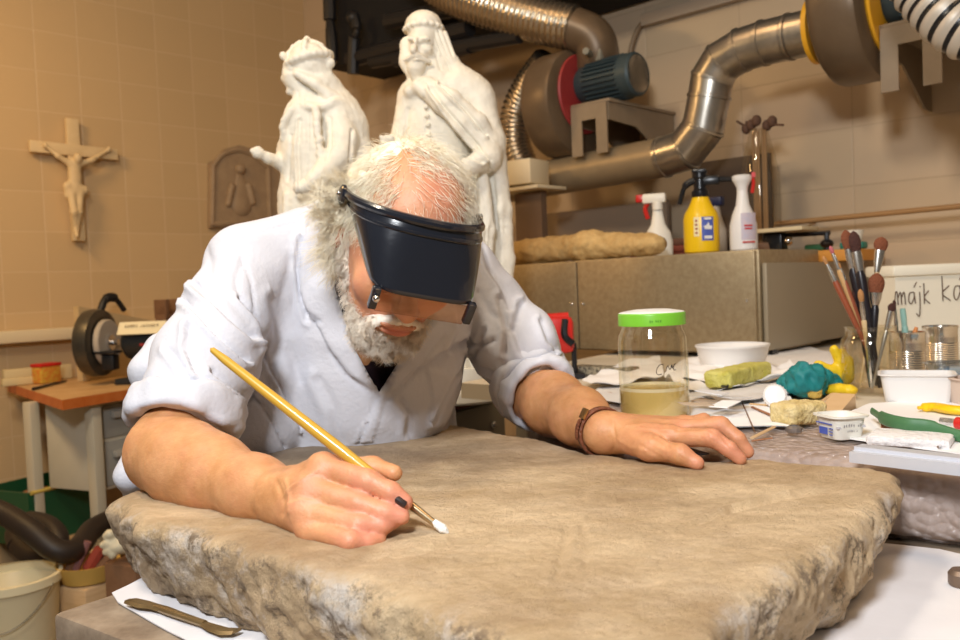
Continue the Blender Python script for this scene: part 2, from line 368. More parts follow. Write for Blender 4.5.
M_cab = mat('cabinet_steel', (.32, .245, .145), .40, .5, col2=(.40, .32, .20), nscale=70, ndet=8, bump=.05, bscale=200)
M_chrome = mat('chrome', (.75, .75, .76), .12, 1)
M_ink = mat('ink', (.03, .02, .015), .6)
M_blue = mat('blue_print', (.08, .12, .45), .5)
M_table = mat('worn_table', (.15, .105, .07), .6, col2=(.36, .28, .20), nscale=14, ndet=8, bump=.15, bscale=40)
# ------------------------------------------------------------------ room shell
def wall(name, org, d, length, height, m):
    V = [(x, y, z) for z in (0, height) for y in (0, m[1]) for x in (-.1, length)]
    o = mkmesh(name, V, [(0, 2, 3, 1), (4, 5, 7, 6), (0, 1, 5, 4), (2, 6, 7, 3), (0, 4, 6, 2), (1, 3, 7, 5)], m[0]); o.location = org; o.rotation_euler = (0, 0, math.atan2(d[1], d[0])); return structure(o)
c1, c2, c3 = (.62, .445, .245), (.58, .415, .225), (.66, .49, .29)
wall('wall_left', O, B, 5.6, 3.2, (tile_mat('tiles_left', c1, c2, c3, .185, .175, -1.243 % .185, -1.5228 % .175), -.1))
wall('wall_right', O, A, 5.2, 3.2, (tile_mat('tiles_right', (.58, .44, .30), (.55, .42, .28), (.50, .375, .25), .38, .19, .1, -1.667 % .19), .1))
def slabpoly(name, pts, z, mt, d=.08):
    n = len(pts); V = [(p[0], p[1], z) for p in pts] + [(p[0], p[1], z-d) for p in pts]
    o = mkmesh(name, V, [tuple(range(n)), tuple(range(n, 2*n))[::-1]]+[(i, n+i, n+(i+1) % n, (i+1) % n) for i in range(n)], mt); return o
fl = [rm(-.1, -.1, 0), rm(-.1, 5.6, 0), rm(5.2, 5.6, 0), rm(5.2, -.1, 0)]
structure(slabpoly('floor', fl, 0, mat('floor_stone', (.22, .17, .12), .5, col2=(.28, .22, .16), nscale=5)))
structure(slabpoly('ceiling', fl, 3.28, mat('ceiling_paint', (.6, .55, .48), .8)))
# ------------------------------------------------------------------ black soffit and rail clamps on the right wall
zb = ont(583, 20, .02)[2]
s0_ = st(ont(386, 50, 0))[0]; m = MB(); m.box(rm((s0_+3.2)/2, .19, zb+.30), (3.2-s0_, .34, .60), A)
m.obj('black_soffit', M_black_m := mat('matt_black', (.006, .006, .007), .8)); tag(bpy.data.objects['black_soffit'], 'long black boxed canopy running high along the right wall above the ducts', 'canopy')
m = MB()
t = thing('hanging_clamp', 'black sash clamps hung in a bunch by the corner, behind the bearded statue', 'clamp', rm(.5, .9, 1.9))
for (p, q, r) in (((388, 22), (455, 8), .030), ((350, 60), (470, 28), .030), ((372, 62), (520, 36), .024), ((395, 62), (470, 48), .02)):
    m = MB(); m.tube([ont(*p, .44), ont(*q, .44)], r*1.15, 10); m.obj('bar', M_dark, t)
m = MB(); m.tube(smoothpath([ont(354, 15, .46), ont(357, 30, .46), ont(354, 42, .46), ont(353, 74, .46)]), [.022]*8+[.014]*6+[.026]*11, 10); m.ball(ont(353, 18, .46), .032); m.obj('handle', M_dark, t)
t = thing('hanging_clamp', 'single long black clamp hanging straight down behind the crowned statue', 'clamp', rm(.5, 1.0, 1.9))
m = MB(); m.tube([ont(328, -70, .44), ont(330, 20, .44)], .030, 10); m.obj('bar', M_dark, t)
m = MB(); m.tube([ont(330, 20, .44), ont(331, 32, .44), ont(332, 45, .44), ont(333, 62, .44)], [.018, .026, .028, .024], 10); m.obj('handle', M_dark, t)
# ------------------------------------------------------------------ crucifix
C0 = ons(73, 180, .04); t = thing('crucifix', 'pale wooden crucifix with carved figure hanging on the tiled wall', 'crucifix', C0)
Mcr = mat('lime_wood', (.72, .56, .33), .6, col2=(.66, .50, .28), nscale=20)
top, bot = ons(73, 119, .03), ons(77, 241, .03); L = abs(top[2]-bot[2]); cc = (top+bot)/2
m = MB(); m.box(cc, (.055, .025, L), B, bev=.003); m.obj('upright', Mcr, t)
l, r = ons(29, 146, .035), ons(117, 155, .035); m = MB(); m.box((l+r)/2, (np.linalg.norm(r-l), .025, .05), nrm(r-l), Z=ZU, bev=.003); m.obj('crossbar', Mcr, t)
lo, hi = ons(30, 250, .0), ons(120, 130, .0)
q = [ons(x, y, s_) for x, y, s_ in ((74, 176, .085), (76, 196, .09), (76, 200, .085))]
allp = np.array([ons(35, 140, .05), ons(115, 245, .05)])
s = SDF(allp.min(0)-.06, allp.max(0)+.06, .004)
K = lambda x, y, d=.07: ons(x, y, d)
s.cap(K(74, 164), K(75, 178), .028, .026, flat=A, fr=.7); s.cap(K(75, 178), K(75, 192), .024, .027, flat=A, fr=.7); s.ell(K(78, 158, .09), (.017, .019, .023)); s.cap(K(76, 165), K(77, 160, .085), .010)
s.chain([K(69, 163), K(58, 156), K(46, 146, .06)], [.014, .011, .007]); s.chain([K(80, 164), K(92, 160), K(108, 150, .06)], [.014, .011, .007]); s.ell(K(45, 145, .06), (.010, .010, .012)); s.ell(K(109, 149, .06), (.010, .010, .012))
s.cap(K(68, 186), K(84, 190), .020, .020, flat=A, fr=.8); s.cap(K(68, 186), K(66, 196), .014, .008)
s.chain([K(71, 192), K(74, 212, .09), K(76, 232, .06)], [.019, .015, .009]); s.chain([K(80, 192), K(79, 212, .085), K(77, 230, .065)], [.018, .014, .009]); s.cap(K(76, 230, .07), K(77, 236, .085), .010, .008)
V, Q = s.mesh(); mkmesh('figure', V, Q, Mcr, smooth=180, parent=t)
# ------------------------------------------------------------------ framed relief plaque
c = ons(241, 187, .02); t = thing('relief_plaque', 'small arched relief plaque hanging on the tiled wall left of the crowned statue', 'plaque', c)
Mpl = mat('plaque_clay', (.34, .24, .15), .6, col2=(.40, .29, .18), nscale=20, bump=.2)
def wl(x, y): p = ons(x, y, 0); return ((p-c)@B, (p-c)[2])
out = [wl(*p) for p in ((207, 228), (207, 163), (214, 160), (222, 150), (236, 146), (250, 150), (262, 160), (272, 163), (281, 166), (281, 226))]
m = MB(); m.prism(out, c+A*.0, B, ZU, .03); m.obj('backing', Mpl, t)
m = MB()
for p in (((212, 225), (213, 165)), ((270, 222), (268, 168)), ((213, 224), (270, 222))): m.tube([ons(*p[0], .035), ons(*p[1], .035)], .014, 8)
m.tube(smoothpath([ons(213, 166, .035), ons(222, 155, .035), ons(238, 150, .035), ons(254, 156, .035), ons(268, 168, .035)]), .014, 8); m.obj('moulding', Mpl, t)
s = SDF(np.minimum(ons(215, 220, .02), ons(265, 160, .02))-.08, np.maximum(ons(215, 220, .02), ons(265, 160, .02))+.08, .006)
s.cap(ons(241, 205, .03), ons(240, 178, .03), .06, .03, flat=A, fr=.4); s.ell(ons(240, 169, .04), (.028,)*3); s.cap(ons(232, 186, .04), ons(228, 204, .04), .016); s.cap(ons(249, 186, .04), ons(253, 202, .04), .016)
V, Q = s.mesh(); mkmesh('relief_figure', V, Q, Mpl, smooth=180, parent=t)
# ------------------------------------------------------------------ cable trunking and boards along left wall
z1, z2 = ons(40, 329, .05)[2], ons(40, 341, .05)[2]
m = MB(); m.box(rm(.045, 1.75, (z1+z2)/2), (2.2, .08, z1-z2), B, bev=.004); o = m.obj('cable_trunking', mat('trunking', (.72, .62, .42), .4)); tag(o, 'long cream cable trunking fixed to the tiled wall above the left workbench', 'trunking')
for i, (x0, y0, x1, y1, s_, lb) in enumerate(((2, 372, 70, 350, .10, 'pale board leaning flat at the wall behind the red tin'), (0, 352, 34, 362, .2, 'yellowish batten lying behind the red tin at the bench end'))):
    p, q = ons(x0, (y0+y1)/2, s_), ons(x1, (y0+y1)/2-2, s_); h = .06 if i == 0 else .03
    m = MB(); m.box([(p[0]+q[0])/2, (p[1]+q[1])/2, .882+h/2+(0 if i == 0 else 0)], (np.linalg.norm((p-q)[:2])*1.0, .03, h), nrm([*(q-p)[:2], 0]), bev=.003); o = m.obj('wooden_board', mat('board%d' % i, (.66, .54, .30), .6)); tag(o, lb, 'board')
# ------------------------------------------------------------------ left workbench
ZBn = .88
P0 = onz(62, 400, ZBn); P1 = onz(138, 388, ZBn); dfr = nrm(P1-P0); P1 = P0+dfr*1.05; Pw0 = rm(.04, st(P0)[1]+.02, ZBn); q = onz(0, 381, ZBn); ds = nrm(q-P0)
k = (st(P0)[0]-.04)/(-(ds@A)); Pw0 = P0+ds*k; Pw1 = P1-A*(st(P1)[0]-.04)
t = thing('workbench', 'orange-edged wooden workbench with grey drawer unit along the left wall', 'workbench', [P0[0], P0[1], 0])
def polyp(name, pts, z, d, mats, parent, mi_side=0):
    n = len(pts); V = [(p[0], p[1], z) for p in pts] + [(p[0], p[1], z-d) for p in pts]
    return mkmesh(name, V, [tuple(range(n)), tuple(range(n, 2*n))[::-1]]+[(i, n+i, n+(i+1) % n, (i+1) % n) for i in range(n)], mats, mi=[0, 0]+[mi_side]*n, parent=parent)
pts = [P0, P1, Pw1, Pw0]
if np.cross(P1[:2]-P0[:2], Pw1[:2]-P1[:2]) < 0: pts = pts[::-1]
polyp('worktop', pts, ZBn, .035, [M_bench, M_orange], t, 1)
nin = nrm(np.cross(dfr, ZU)); nin = nin if nin@A < 0 else -nin
def bp(u, v, z): return np.array([*(P0+dfr*u+nin*v)[:2], z])
LG = []
for (u, v) in ((.165, .05), (1.0, .05), (.165, .37), (1.0, .37)):
    m = MB(); m.box(bp(u, v, .4225), (.04, .04, .845), dfr, bev=.003); m.obj('leg', mat('leg_paint', (.55, .50, .38), .5), t)
m = MB(); m.box(bp(.58, .21, .30), (.86, .36, .02), dfr, bev=.002); m.obj('lower_shelf', M_wood, t)
m = MB(); m.box(bp(.46, .21, .68), (.52, .26, .33), dfr, bev=.004); o = m.obj('drawer_unit', M_cream, t)
for k_, (zc, hh) in enumerate(((.765, .12), (.61, .165))):
    m = MB(); m.box(bp(.46, .082, zc), (.46, .02, hh), dfr, bev=.003); d = m.obj('drawer', M_grey, t)
    m = MB(); m.box(bp(.46, .06, zc+hh*.2), (.40, .022, .025), dfr, bev=.004); m.obj('drawer_handle', mat('handle_paint', (.45, .42, .36), .4), d) if False else m.obj('drawer_handle', mat('handle_paint', (.45, .42, .36), .4), d)
# ------------------------------------------------------------------ bench grinder
G0 = onz(128, 383, ZBn); dg = nrm(np.array([1, -.10, 0])); nb = nrm(np.cross(ZU, dg)); up = ZU
t = thing('bench_grinder', 'dark bench grinder with big round wheel guard and paper sign, on left workbench', 'grinder', G0)
def gp(u, v, z): return G0+dg*u-nb*v+ZU*z
gc = at(87, 344, np.dot(G0, [0, 1, 0])-.05); gz = gc[2]-ZBn
ug = (gc-G0)@dg
Mgr = mat('grinder_guard', (.06, .055, .045), .35, .5, col2=(.10, .09, .07), nscale=15); Mgb = mat('grinder_body', (.03, .035, .04), .4, .3)
m = MB(); m.lathe([(.0, -.035), (.112, -.035), (.131, -.022), (.135, 0), (.131, .03), (.102, .035), (.102, .03), (0, .03)], gp(ug, 0, gz), dg, 40); m.obj('wheel_guard', Mgr, t)
m = MB(); m.lathe([(0, 0), (.088, 0), (.092, .005), (.092, .02), (.088, .024), (0, .024)], gp(ug+.037, 0, gz), dg, 40); m.obj('grinding_wheel', mat('wheel_stone', (.45, .40, .33), .7, bump=.1), t)
m = MB(); m.lathe([(0, 0), (.03, 0), (.03, .015), (.012, .016), (.012, .04), (0, .04)], gp(ug+.055, 0, gz), dg, 20); m.obj('wheel_nut', M_chrome, t)
m = MB(); m.box(gp(ug+.08, .06, gz-.035), (.09, .06, .010), dg, bev=.002); m.box(gp(ug+.085, .05, gz-.075), (.05, .05, .06), dg, bev=.006); m.obj('tool_rest', M_dark, t)
m = MB(); m.lathe([(0, 0), (.05, 0), (.068, .015), (.072, .03), (.072, .21), (.06, .225), (0, .225)], gp(ug+.13, 0, gz+.0), dg, 32); m.obj('motor_housing', Mgb, t)
m = MB(); m.box(gp(ug+.24, 0, .012), (.26, .16, .024), dg, bev=.006); m.box(gp(ug+.24, 0, gz/2), (.14, .10, gz), dg, bev=.015); m.obj('pedestal', Mgb, t)
m = MB(); m.box(gp(ug+.235, .078, gz+.055), (.19, .004, .055), dg, Z=nrm(ZU*.8+nb*.5)); sg = m.obj('paper_sign', mat('sign_paper', (.80, .74, .52), .6), t)
Zs = nrm(ZU*.8+nb*.5); Zs = nrm(Zs-(Zs@dg)*dg)
for i_, tx in enumerate((13, 9)): smudged('lettering', tx, .017, mat('faded_ink', (.22, .16, .09), .6), t, gp(ug+.235, .0815, gz+.064-.021*i_), dg, Zs, seed=i_)
m = MB(); m.box(gp(ug+.27, .073, gz-.01), (.10, .006, .010), dg); m.obj('red_stripe', M_redp, t)
m = MB(); m.lathe([(.0, 0), (.11, 0), (.118, .01), (.118, .05), (.10, .06), (0, .06)], gp(ug+.40, 0, gz), dg, 32); m.obj('wheel_guard', Mgr, t)
# slanting wrapped board and small machine behind the grinder
p = bp(.62, .50, 0); m = MB(); m.prism([(-.12, 0), (.42, 0), (.42, .20), (-.12, .31)], [p[0], p[1], ZBn+.002], dfr, ZU, .03); o = m.obj('plywood_board', mat('panel_tan', (.55, .40, .20), .6, col2=(.6, .45, .25), nscale=12)); tag(o, 'tan wooden panel with sloping top edge standing behind the bench grinder', 'panel')
b0 = bp(.83, .3, ZBn); t = thing('drill_vice', 'dark iron vice behind the rolled white sleeve on the left workbench', 'vice', b0)
m = MB(); m.box(b0+ZU*.05, (.15, .14, .10), dfr, bev=.01); m.lathe([(.05, .1), (.045, .17), (.03, .2), (0, .2)], b0, ZU, 20); m.obj('base', M_dark, t)
m = MB(); m.box(b0+ZU*.23, (.15, .06, .06), dfr, bev=.006); m.box(b0+ZU*.285-dfr*.06, (.022, .07, .08), dfr, bev=.003); m.box(b0+ZU*.285+dfr*.02, (.022, .07, .08), dfr, bev=.003); m.obj('jaws', M_woodd, t)
m = MB(); b1 = bp(.70, .52, ZBn+.285); m.tube(smoothpath([b1-dfr*.06, b1+ZU*.05-dfr*.03, b1+ZU*.055+dfr*.02, b1+dfr*.07]), [.016]*9+[.02]*8+[.012]*8, 10); o = m.obj('iron_hook', M_dark); tag(o, 'black curved iron hook resting atop the tan panel behind grinder', 'hook')
# red tin and files
c = onz(47, 383, ZBn); t = thing('tin_box', 'small red and orange tin standing at the near end of left workbench', 'tin', c)
m = MB(); m.box(c+ZU*.036, (.095, .06, .07), dfr, bev=.006); m.obj('box', mat('tin_orange', (.62, .18, .03), .4, col2=(.62, .42, .06), nscale=60), t)
m = MB(); m.box(c+ZU*.076, (.10, .064, .014), dfr, bev=.003); m.obj('lid', M_red, t)
for x0, y0, x1, y1, lb in ((33, 389, 66, 381, 'dark flat file lying in front of the red tin'), (20, 380, 66, 377, 'short black file lying behind the red tin')):
    m = MB(); m.tube([onz(x0, y0, ZBn+.007), onz(x1, y1, ZBn+.007)], [.006, .004], 8); o = m.obj('file', M_dark); tag(o, lb, 'file')
# under the bench ---------------------------------------------------------
c = onz(70, 525, .305); t = thing('green_crate', 'open green crate on the lower shelf under the left workbench', 'crate', [*bp(.28, .34, 0)[:2], .31])
Mgc = mat('green_plastic', (.012, .085, .035), .4); cc = bp(.28, .50, .31)
m = MB()
for dx, dy, sx, sy in ((0, -.14, .30, .01), (0, .14, .30, .01), (-.15, 0, .01, .28), (.15, 0, .01, .28)): m.box([*(cc+dfr*dx+nin*dy)[:2], .41], (sx, sy, .20), dfr)
m.box([*cc[:2], .315], (.30, .28, .01), dfr); m.obj('box', Mgc, t)
m = MB(); m.tube([[*(cc+dfr*-.15+nin*-.147)[:2], .51], [*(cc+dfr*.15+nin*-.147)[:2], .51]], .008, 8); m.obj('rim', mat('rim_yellow', (.6, .45, .1), .5), t)
o = tag(MB().ball([*cc[:2], .43], (.10, .09, .06), 20).obj('terracotta_bowl', mat('terracotta', (.34, .15, .07), .6)), 'brown clay bowl lying inside the open green crate', 'bowl')
c = at(88, 566, st(P0)[1]*0+2.72); t = thing('wash_basin', 'shallow yellow plastic basin full of offcuts under the left workbench', 'basin', [c[0], c[1], c[2]-.04])
Myb = mat('basin_plastic', (.62, .40, .10), .45)
m = MB(); m.shell([(.075, 0), (.088, .035), (.096, .055)], np.array([c[0], c[1], c[2]-.04]), ZU, 28, th=.004); m.obj('bowl', Myb, t)
bz = c[2]
for i_, (dx, dz, mt, r_) in enumerate(((-.04, .07, M_woodd, .016), (-.02, .075, mat('mauve', (.25, .12, .12), .5), .012), (.02, .05, mat('rag_red', (.30, .05, .03), .8), .02), (.055, .03, M_woodd, .016))):
    m = MB(); m.tube([c+np.array([dx-.02, 0, -.01]), c+np.array([dx+.02, .01, dz])], r_, 8); o = m.obj('wood_offcut', mt)
    tag(o, ('dark brown offcut leaning leftmost in the yellow basin', 'mauve brown offcut leaning beside the leftmost one in the basin', 'red rag roll standing in the yellow basin', 'brown offcut at the right rim of the yellow basin')[i_], 'offcut')
m = MB(); m.box([c[0]+.02, c[1]+.02, (c[2]-.045)/2], (.2, .12, c[2]-.045), dfr, bev=.01); o = m.obj('wooden_block', M_wood); tag(o, 'pale wooden block standing on the floor carrying the yellow basin', 'block')
# black hose
hp = [(-40, 500, 2.75), (0, 512, 2.75), (30, 530, 2.7), (52, 548, 2.68), (68, 552, 2.7), (80, 546, 2.75), (92, 530, 2.85), (112, 520, 2.95), (140, 515, 3.0)]
m = MB(); m.tube(smoothpath([at(*p) for p in hp]), .036, 14); o = m.obj('rubber_hose', mat('hose_rubber', (.025, .018, .014), .5)); tag(o, 'thick black rubber hose trailing out beside the cream bucket', 'hose')
m = MB(); m.tube(smoothpath([at(18, 545, 2.95), at(16, 532, 3.), at(30, 521, 3.), at(52, 528, 2.95), at(58, 545, 2.9), at(35, 556, 2.9), at(18, 545, 2.95)]), .034, 14); o = m.obj('rubber_hose', MATS['hose_rubber']); tag(o, 'coiled loop of black rubber hose lying behind the trailing one', 'hose')
cr = at(18, 548, 3.45); m = MB(); m.box([cr[0], cr[1], .215], (.30, .2, .43), dfr, bev=.005); o = m.obj('storage_box', mat('box_cream', (.36, .27, .16), .6)); tag(o, 'dull cream storage box standing against the wall behind black hose', 'box')
# plaster hand under the bench
c = at(120, 545, 2.45); t0 = at(104, 537, 2.42)
s = SDF(c-.14, c+.14, .0035); e = at(133, 546, 2.48)
s.cap(e, at(118, 545, 2.45), .028, .034, flat=ZU, fr=.75)
for x, y, r_ in ((106, 534, .010), (103, 543, .010), (106, 550, .010), (112, 554, .009)): s.chain([at(116, (y+545)/2, 2.45), at((x+113)/2, y, 2.43), at(x, y+2, 2.43)], [.013, r_+.002, r_], .006)
V, Q = s.mesh(); o = mkmesh('plaster_hand', V, Q, mat('ivory_plaster', (.72, .66, .48), .6), smooth=180, loc=c); tag(o, 'ivory plaster hand fragment poking out behind the bench leg above yellow basin', 'sculpture')
sp = bp(.47, .12, 0)
m = MB(); zz = c[2]-.05; m.box([c[0]+.03, c[1]+.03, zz/2], (.12, .12, zz), dfr, bev=.004); o = m.obj('plinth_block', M_woodd); tag(o, 'dark wooden block on the floor carrying the plaster hand', 'block')
# cream bucket
c = at(10, 575, 2.62); R_ = 47/870*2.62; t = thing('plastic_bucket', 'cream plastic bucket with wire handle standing on floor at bottom left', 'bucket', [c[0], c[1], 0])
hz = c[2]; m = MB(); m.shell([(R_*.78, 0), (R_*.8, .01), (R_*.96, hz-.03), (R_*.97, hz-.028), (R_*1.03, hz-.026), (R_*1.03, hz-.002), (R_*.99, hz)], [c[0], c[1], .001], ZU, 48, th=.005); m.obj('pail', M_bucket, t)
hd = [np.array([c[0], c[1], hz-.02])+R_*1.05*np.array([math.cos(a_), math.sin(a_), 0])-ZU*.11*math.sin((a_+2.6)/2.4*math.pi)*1. for a_ in np.linspace(-2.6, -.2, 24)]
m = MB(); m.tube(hd, .002, 6); m.obj('wire_handle', M_chrome, t)
# ------------------------------------------------------------------ ducts and blowers on the right wall
TD = .35
def ducttube(name, pts, r, mt, parent=None, ring=True, label=None, n=28, rib=0, step=10, seams=()):
    P = smoothpath(pts, step); L = np.concatenate([[0], np.cumsum([np.linalg.norm(P[i+1]-P[i]) for i in range(len(P)-1)])])
    if rib:
        N_ = int(L[-1]/rib*6); q = np.linspace(0, L[-1], N_); P = [np.array([np.interp(x, L, [p[k] for p in P]) for k in range(3)]) for x in q]; rr = [r*(1+.045*math.sin(2*math.pi*x/rib)) for x in q]
    else: rr = r
    m = MB(); m.tube(P, rr, n); return m
t = thing('steel_duct', 'round galvanised duct with segmented elbow joining the two wall blowers', 'duct', ont(600, 170, TD))
d0, d1 = ont(505, 186, TD), ont(664, 157, TD); m = MB(); m.tube([d0, d1], .066, 32); m.obj('straight_pipe', mat('duct_beige', (.30, .23, .14), .42, .4, col2=(.34, .26, .16), nscale=10), t)
segs = [(664, 157), (686, 150), (703, 128), (709, 97), (712, 78), (722, 62), (742, 50), (764, 43), (790, 37), (816, 31)]
SP = [ont(*p, TD) for p in segs]
m = MB()
for i in range(len(SP)-1):
    d = nrm(SP[i+1]-SP[i]); m.tube([SP[i]-d*.01, SP[i+1]+d*.01], .067, 32)
m.obj('elbow', M_steel, t)
for i in range(len(SP)):
    d = nrm(SP[min(i+1, len(SP)-1)]-SP[max(i-1, 0)]); m = MB(); m.lathe([(.066, -.006), (.0705, -.004), (.0705, .004), (.066, .006)], SP[i], d, 36); m.obj('collar', M_steel, t)
def blower(label, px, py, R, motor_dz, flange, ring, mz=0, sc=1., t_=TD):
    c = ont(px, py, t_); t = thing('blower', label, 'blower', c-ZU*R)
    m = MB(); m.lathe([(0, -.07*sc), (R*.9, -.07*sc), (R*.97, -.06*sc), (R, -.045*sc), (R, .045*sc), (R*.97, .06*sc), (R*.86, .07*sc), (0, .07*sc)], c, A, 56)
    m.obj('casing', M_casing, t)
    mc = c+ZU*motor_dz
    m = MB(); m.lathe([(R*.45, 0), (R*.72, 0), (R*.74, .006), (R*.72, .012), (R*.45, .012)], mc*.5+c*.5+A*.070*sc, A, 48); m.obj('mounting_ring', ring, t)
    if flange: m = MB(); m.lathe([(.07, 0), (.094, 0), (.094, .014), (.07, .014)], ont(817, 31, t_)-A*.01, A, 36); m.obj('inlet_flange', flange, t)
    r = R*.40; L = R*.95
    m = MB(); prof = [(0, 0), (r*.8, 0), (r, .02)]
    m.lathe([(0, .0), (r*.75, 0), (r*.9, .02), (r*.9, L), (r*.98, L+.005), (r*.98, L+.05), (r*.9, L+.058), (r*.82, L+.058)], mc+A*.075*sc, A, 36)
    for k in range(28):
        a_ = 2*math.pi*k/28; x_, y_, _ = frame(A); dr = math.cos(a_)*x_+math.sin(a_)*y_
        m.box(mc+A*(.075*sc+.03+L/2)+dr*r*.95, (L*.8, .003, r*.16), A, Z=dr)
    mo = m.obj('motor', M_teal, t)
    m = MB()
    for k in range(1, 6): rr = r*.82*k/5; m.lathe([(rr-.0016, 0), (rr+.0016, 0), (rr+.0016, .002), (rr-.0016, .002)], mc+A*(.075*sc+L+.056), A, 28)
    for k in range(6): a_ = math.pi*k/6; x_, y_, _ = frame(A); dr = math.cos(a_)*x_+math.sin(a_)*y_; m.box(mc+A*(.075*sc+L+.057), (.002, .003, r*1.6), A, Z=dr)
    m.obj('fan_grille', M_steel, mo)
    m = MB(); m.box(mc+A*(.09*sc+L*.35)+ZU*(r*1.15)+B*.01, (L*.42, r*.9, r*.6), A, bev=.008); m.lathe([(.012, 0), (.012, .05), (0, .05)], mc+A*(.09*sc+L*.35)+ZU*r*1.2+B*.05, B+A*.3, 12); m.obj('junction_box', mat('box_paint', (.20, .19, .15), .5), mo)
    zt = mc[2]-r*1.02; sx = .085*sc
    q = st(c)
    def W(s_, tt, z): return rm(q[0]+s_, tt, z)
    w = .15*sc; h = .17*sc; t1 = .43
    m = MB(); m.box(W(sx+w/2, t1/2+.0, zt-.006), (w+.02, t1, .012), A, bev=.002); m.obj('bracket_plate', M_greybrown, t)
    m = MB(); lw = .045*sc
    m.prism([(0, 0), (w, 0), (w, -h), (w-lw, -h), (w-lw, -.05*sc), (lw, -.05*sc), (lw, -h), (0, -h)], W(sx, t1+.003, zt-.012), A, ZU, .006); m.obj('bracket_front', M_greybrown, t)
    m = MB(); m.prism([(0, 0), (t1-.01, 0), (t1-.01, -h*.35), (t1*.6, -h*.4), (.06, -h), (0, -h)], W(sx+w, .005, zt-.012), B, ZU, .006); m.prism([(0, 0), (t1-.01, 0), (t1-.01, -h*.35), (t1*.6, -h*.4), (.06, -h), (0, -h)], W(sx, .005, zt-.012), B, ZU, .006); m.obj('bracket_side', M_greybrown, t)
    return t, c, mc
t, c, mc = blower('brown blower with red mounting ring and teal motor above the straight duct', 566, 106, .190, .055, None, M_redp)
m = MB(); m.tube(smoothpath([ont(572, 28, TD+.03), ont(592, 38, TD), ont(598, 58, TD-.02), ont(592, 75, TD-.05)]), .075, 24); m.obj('outlet_elbow', M_casing, t)
t, c, mc = blower('large dark blower with yellow flanges at the top right of the wall', 858, 6, .215, .0, M_yellowp, M_yellowp, sc=1.0, t_=TD)
m = MB(); m.tube([rm(st(c)[0]+.30, .30, mc[2]-.1), rm(st(c)[0]+.30, .05, mc[2]-.34)], .022, 4); m.tube([rm(st(c)[0]+.50, .30, mc[2]-.1), rm(st(c)[0]+.50, .05, mc[2]-.30)], .022, 4); m.obj('strut', M_dark, t)
m = ducttube('x', [ont(395, -45, .5), ont(450, -8, .48), ont(500, 10, .45), ont(545, 22, .41), ont(575, 28, .38)], .078, M_foil, rib=.022); o = m.obj('flexible_duct', M_foil, smooth=60); tag(o, 'ribbed foil flexible duct descending from the top into the upper blower', 'duct')
m = ducttube('x', [ont(548, 62, .3), ont(530, 85, .28), ont(517, 112, .28), ont(515, 145, .28), ont(525, 172, .27)], .062, M_foil, rib=.02); o = m.obj('flexible_duct', M_foil, smooth=60); tag(o, 'ribbed foil flexible duct hanging behind the red-ringed blower, right of statue', 'duct')
m = ducttube('x', [at(900, -45, 1.98), at(925, -8, 1.95), at(955, 22, 1.9), at(1000, 45, 1.85)], .062, M_foil2, rib=.030); m.M = [1 if (i_//28) % 6 in (3, 4) else 0 for i_ in range(len(m.F))]; o = m.obj('flexible_duct', [M_foil2, M_black], smooth=60); tag(o, 'pale ribbed flexible duct cut off by the top right corner of the picture', 'duct')
# conduit and trunking on the wall
m = MB(); m.tube(smoothpath([ont(629, 66, .025), ont(632, 45, .02), ont(640, 26, .02), ont(652, 20, .02)]), .010, 10); o = m.obj('cable_conduit', mat('conduit', (.25, .17, .10), .5)); tag(o, 'thin brown cable dropping to the red-ringed blower motor', 'cable')
p, q = ont(643, 21, .02), ont(760, -8, .02); m = MB(); m.box([(p[0]+q[0])/2, (p[1]+q[1])/2, p[2]], (np.linalg.norm((q-p)[:2]), .035, .045), A, bev=.003); o = m.obj('cable_trunking', mat('trunk_right', (.45, .36, .27), .5)); tag(o, 'slim horizontal cable trunking at the top of the right wall', 'trunking')
p, q = ont(775, 224, .12), ont(1010, 201.5, .12); m = MB(); m.tube([p, q], .0085, 12)
for x in (800, 990): w_ = ont(x, 221 if x == 800 else 203, .12); m.tube([w_, w_-B*.118], .006, 8)
o = m.obj('wooden_rail', mat('rail_wood', (.36, .20, .08), .5)); tag(o, 'thin horizontal brown rail mounted on the right wall above the white bin', 'rail')
# ------------------------------------------------------------------ back bench (cream top) with the steel cabinet
ZT = .985
bpts = [rm(1.9, .02, 0), rm(4.75, .02, 0), rm(4.75, 1.5, 0), rm(1.9, 1.5, 0)]
bpts = [rm(2.35, .02, 0), rm(4.75, .02, 0), rm(4.75, 1.5, 0), rm(2.6, 1.5, 0)][::-1]
t = thing('workbench', 'long pale-topped workbench along the right wall under the steel cabinet', 'workbench', rm(3.4, .7, 0))
Mtop = mat('pale_top', (.62, .55, .43), .55, col2=(.68, .61, .5), nscale=7)
polyp('worktop', bpts, ZT-.001, .035, [Mtop, mat('top_edge', (.45, .38, .28), .5)], t, 1)
for s_, t_ in ((2.7, .1), (4.65, .1), (4.65, 1.4), (2.72, 1.4)):
    m = MB(); m.box(rm(s_, t_, .4745), (.05, .05, .948), A, bev=.003); m.obj('leg', M_cream, t)
TC = .78; sR = st(ont(758, 300, TC))[0]; sM = st(ont(578, 300, TC))[0]; sL = 2*sM-sR
zc0, zc1 = ZT+.012, ont(758, 249, TC)[2]
t = thing('steel_cabinet', 'low brushed-steel two-door cabinet on the right workbench, bottles on its top', 'cabinet', rm((sL+sR)/2, TC-.3, ZT))
DC_ = TC-st(ont(817, 252, 0)*0+CAM+ray(817, 252)*((O@A+sR-CAM@A)/(ray(817, 252)@A)))[1]; m = MB(); m.box(rm((sL+sR)/2, TC-.012-DC_/2, (zc0+zc1)/2), (sR-sL, DC_, zc1-zc0), A, bev=.003); m.obj('body', M_cab, t)
hh = zc1-zc0-.008
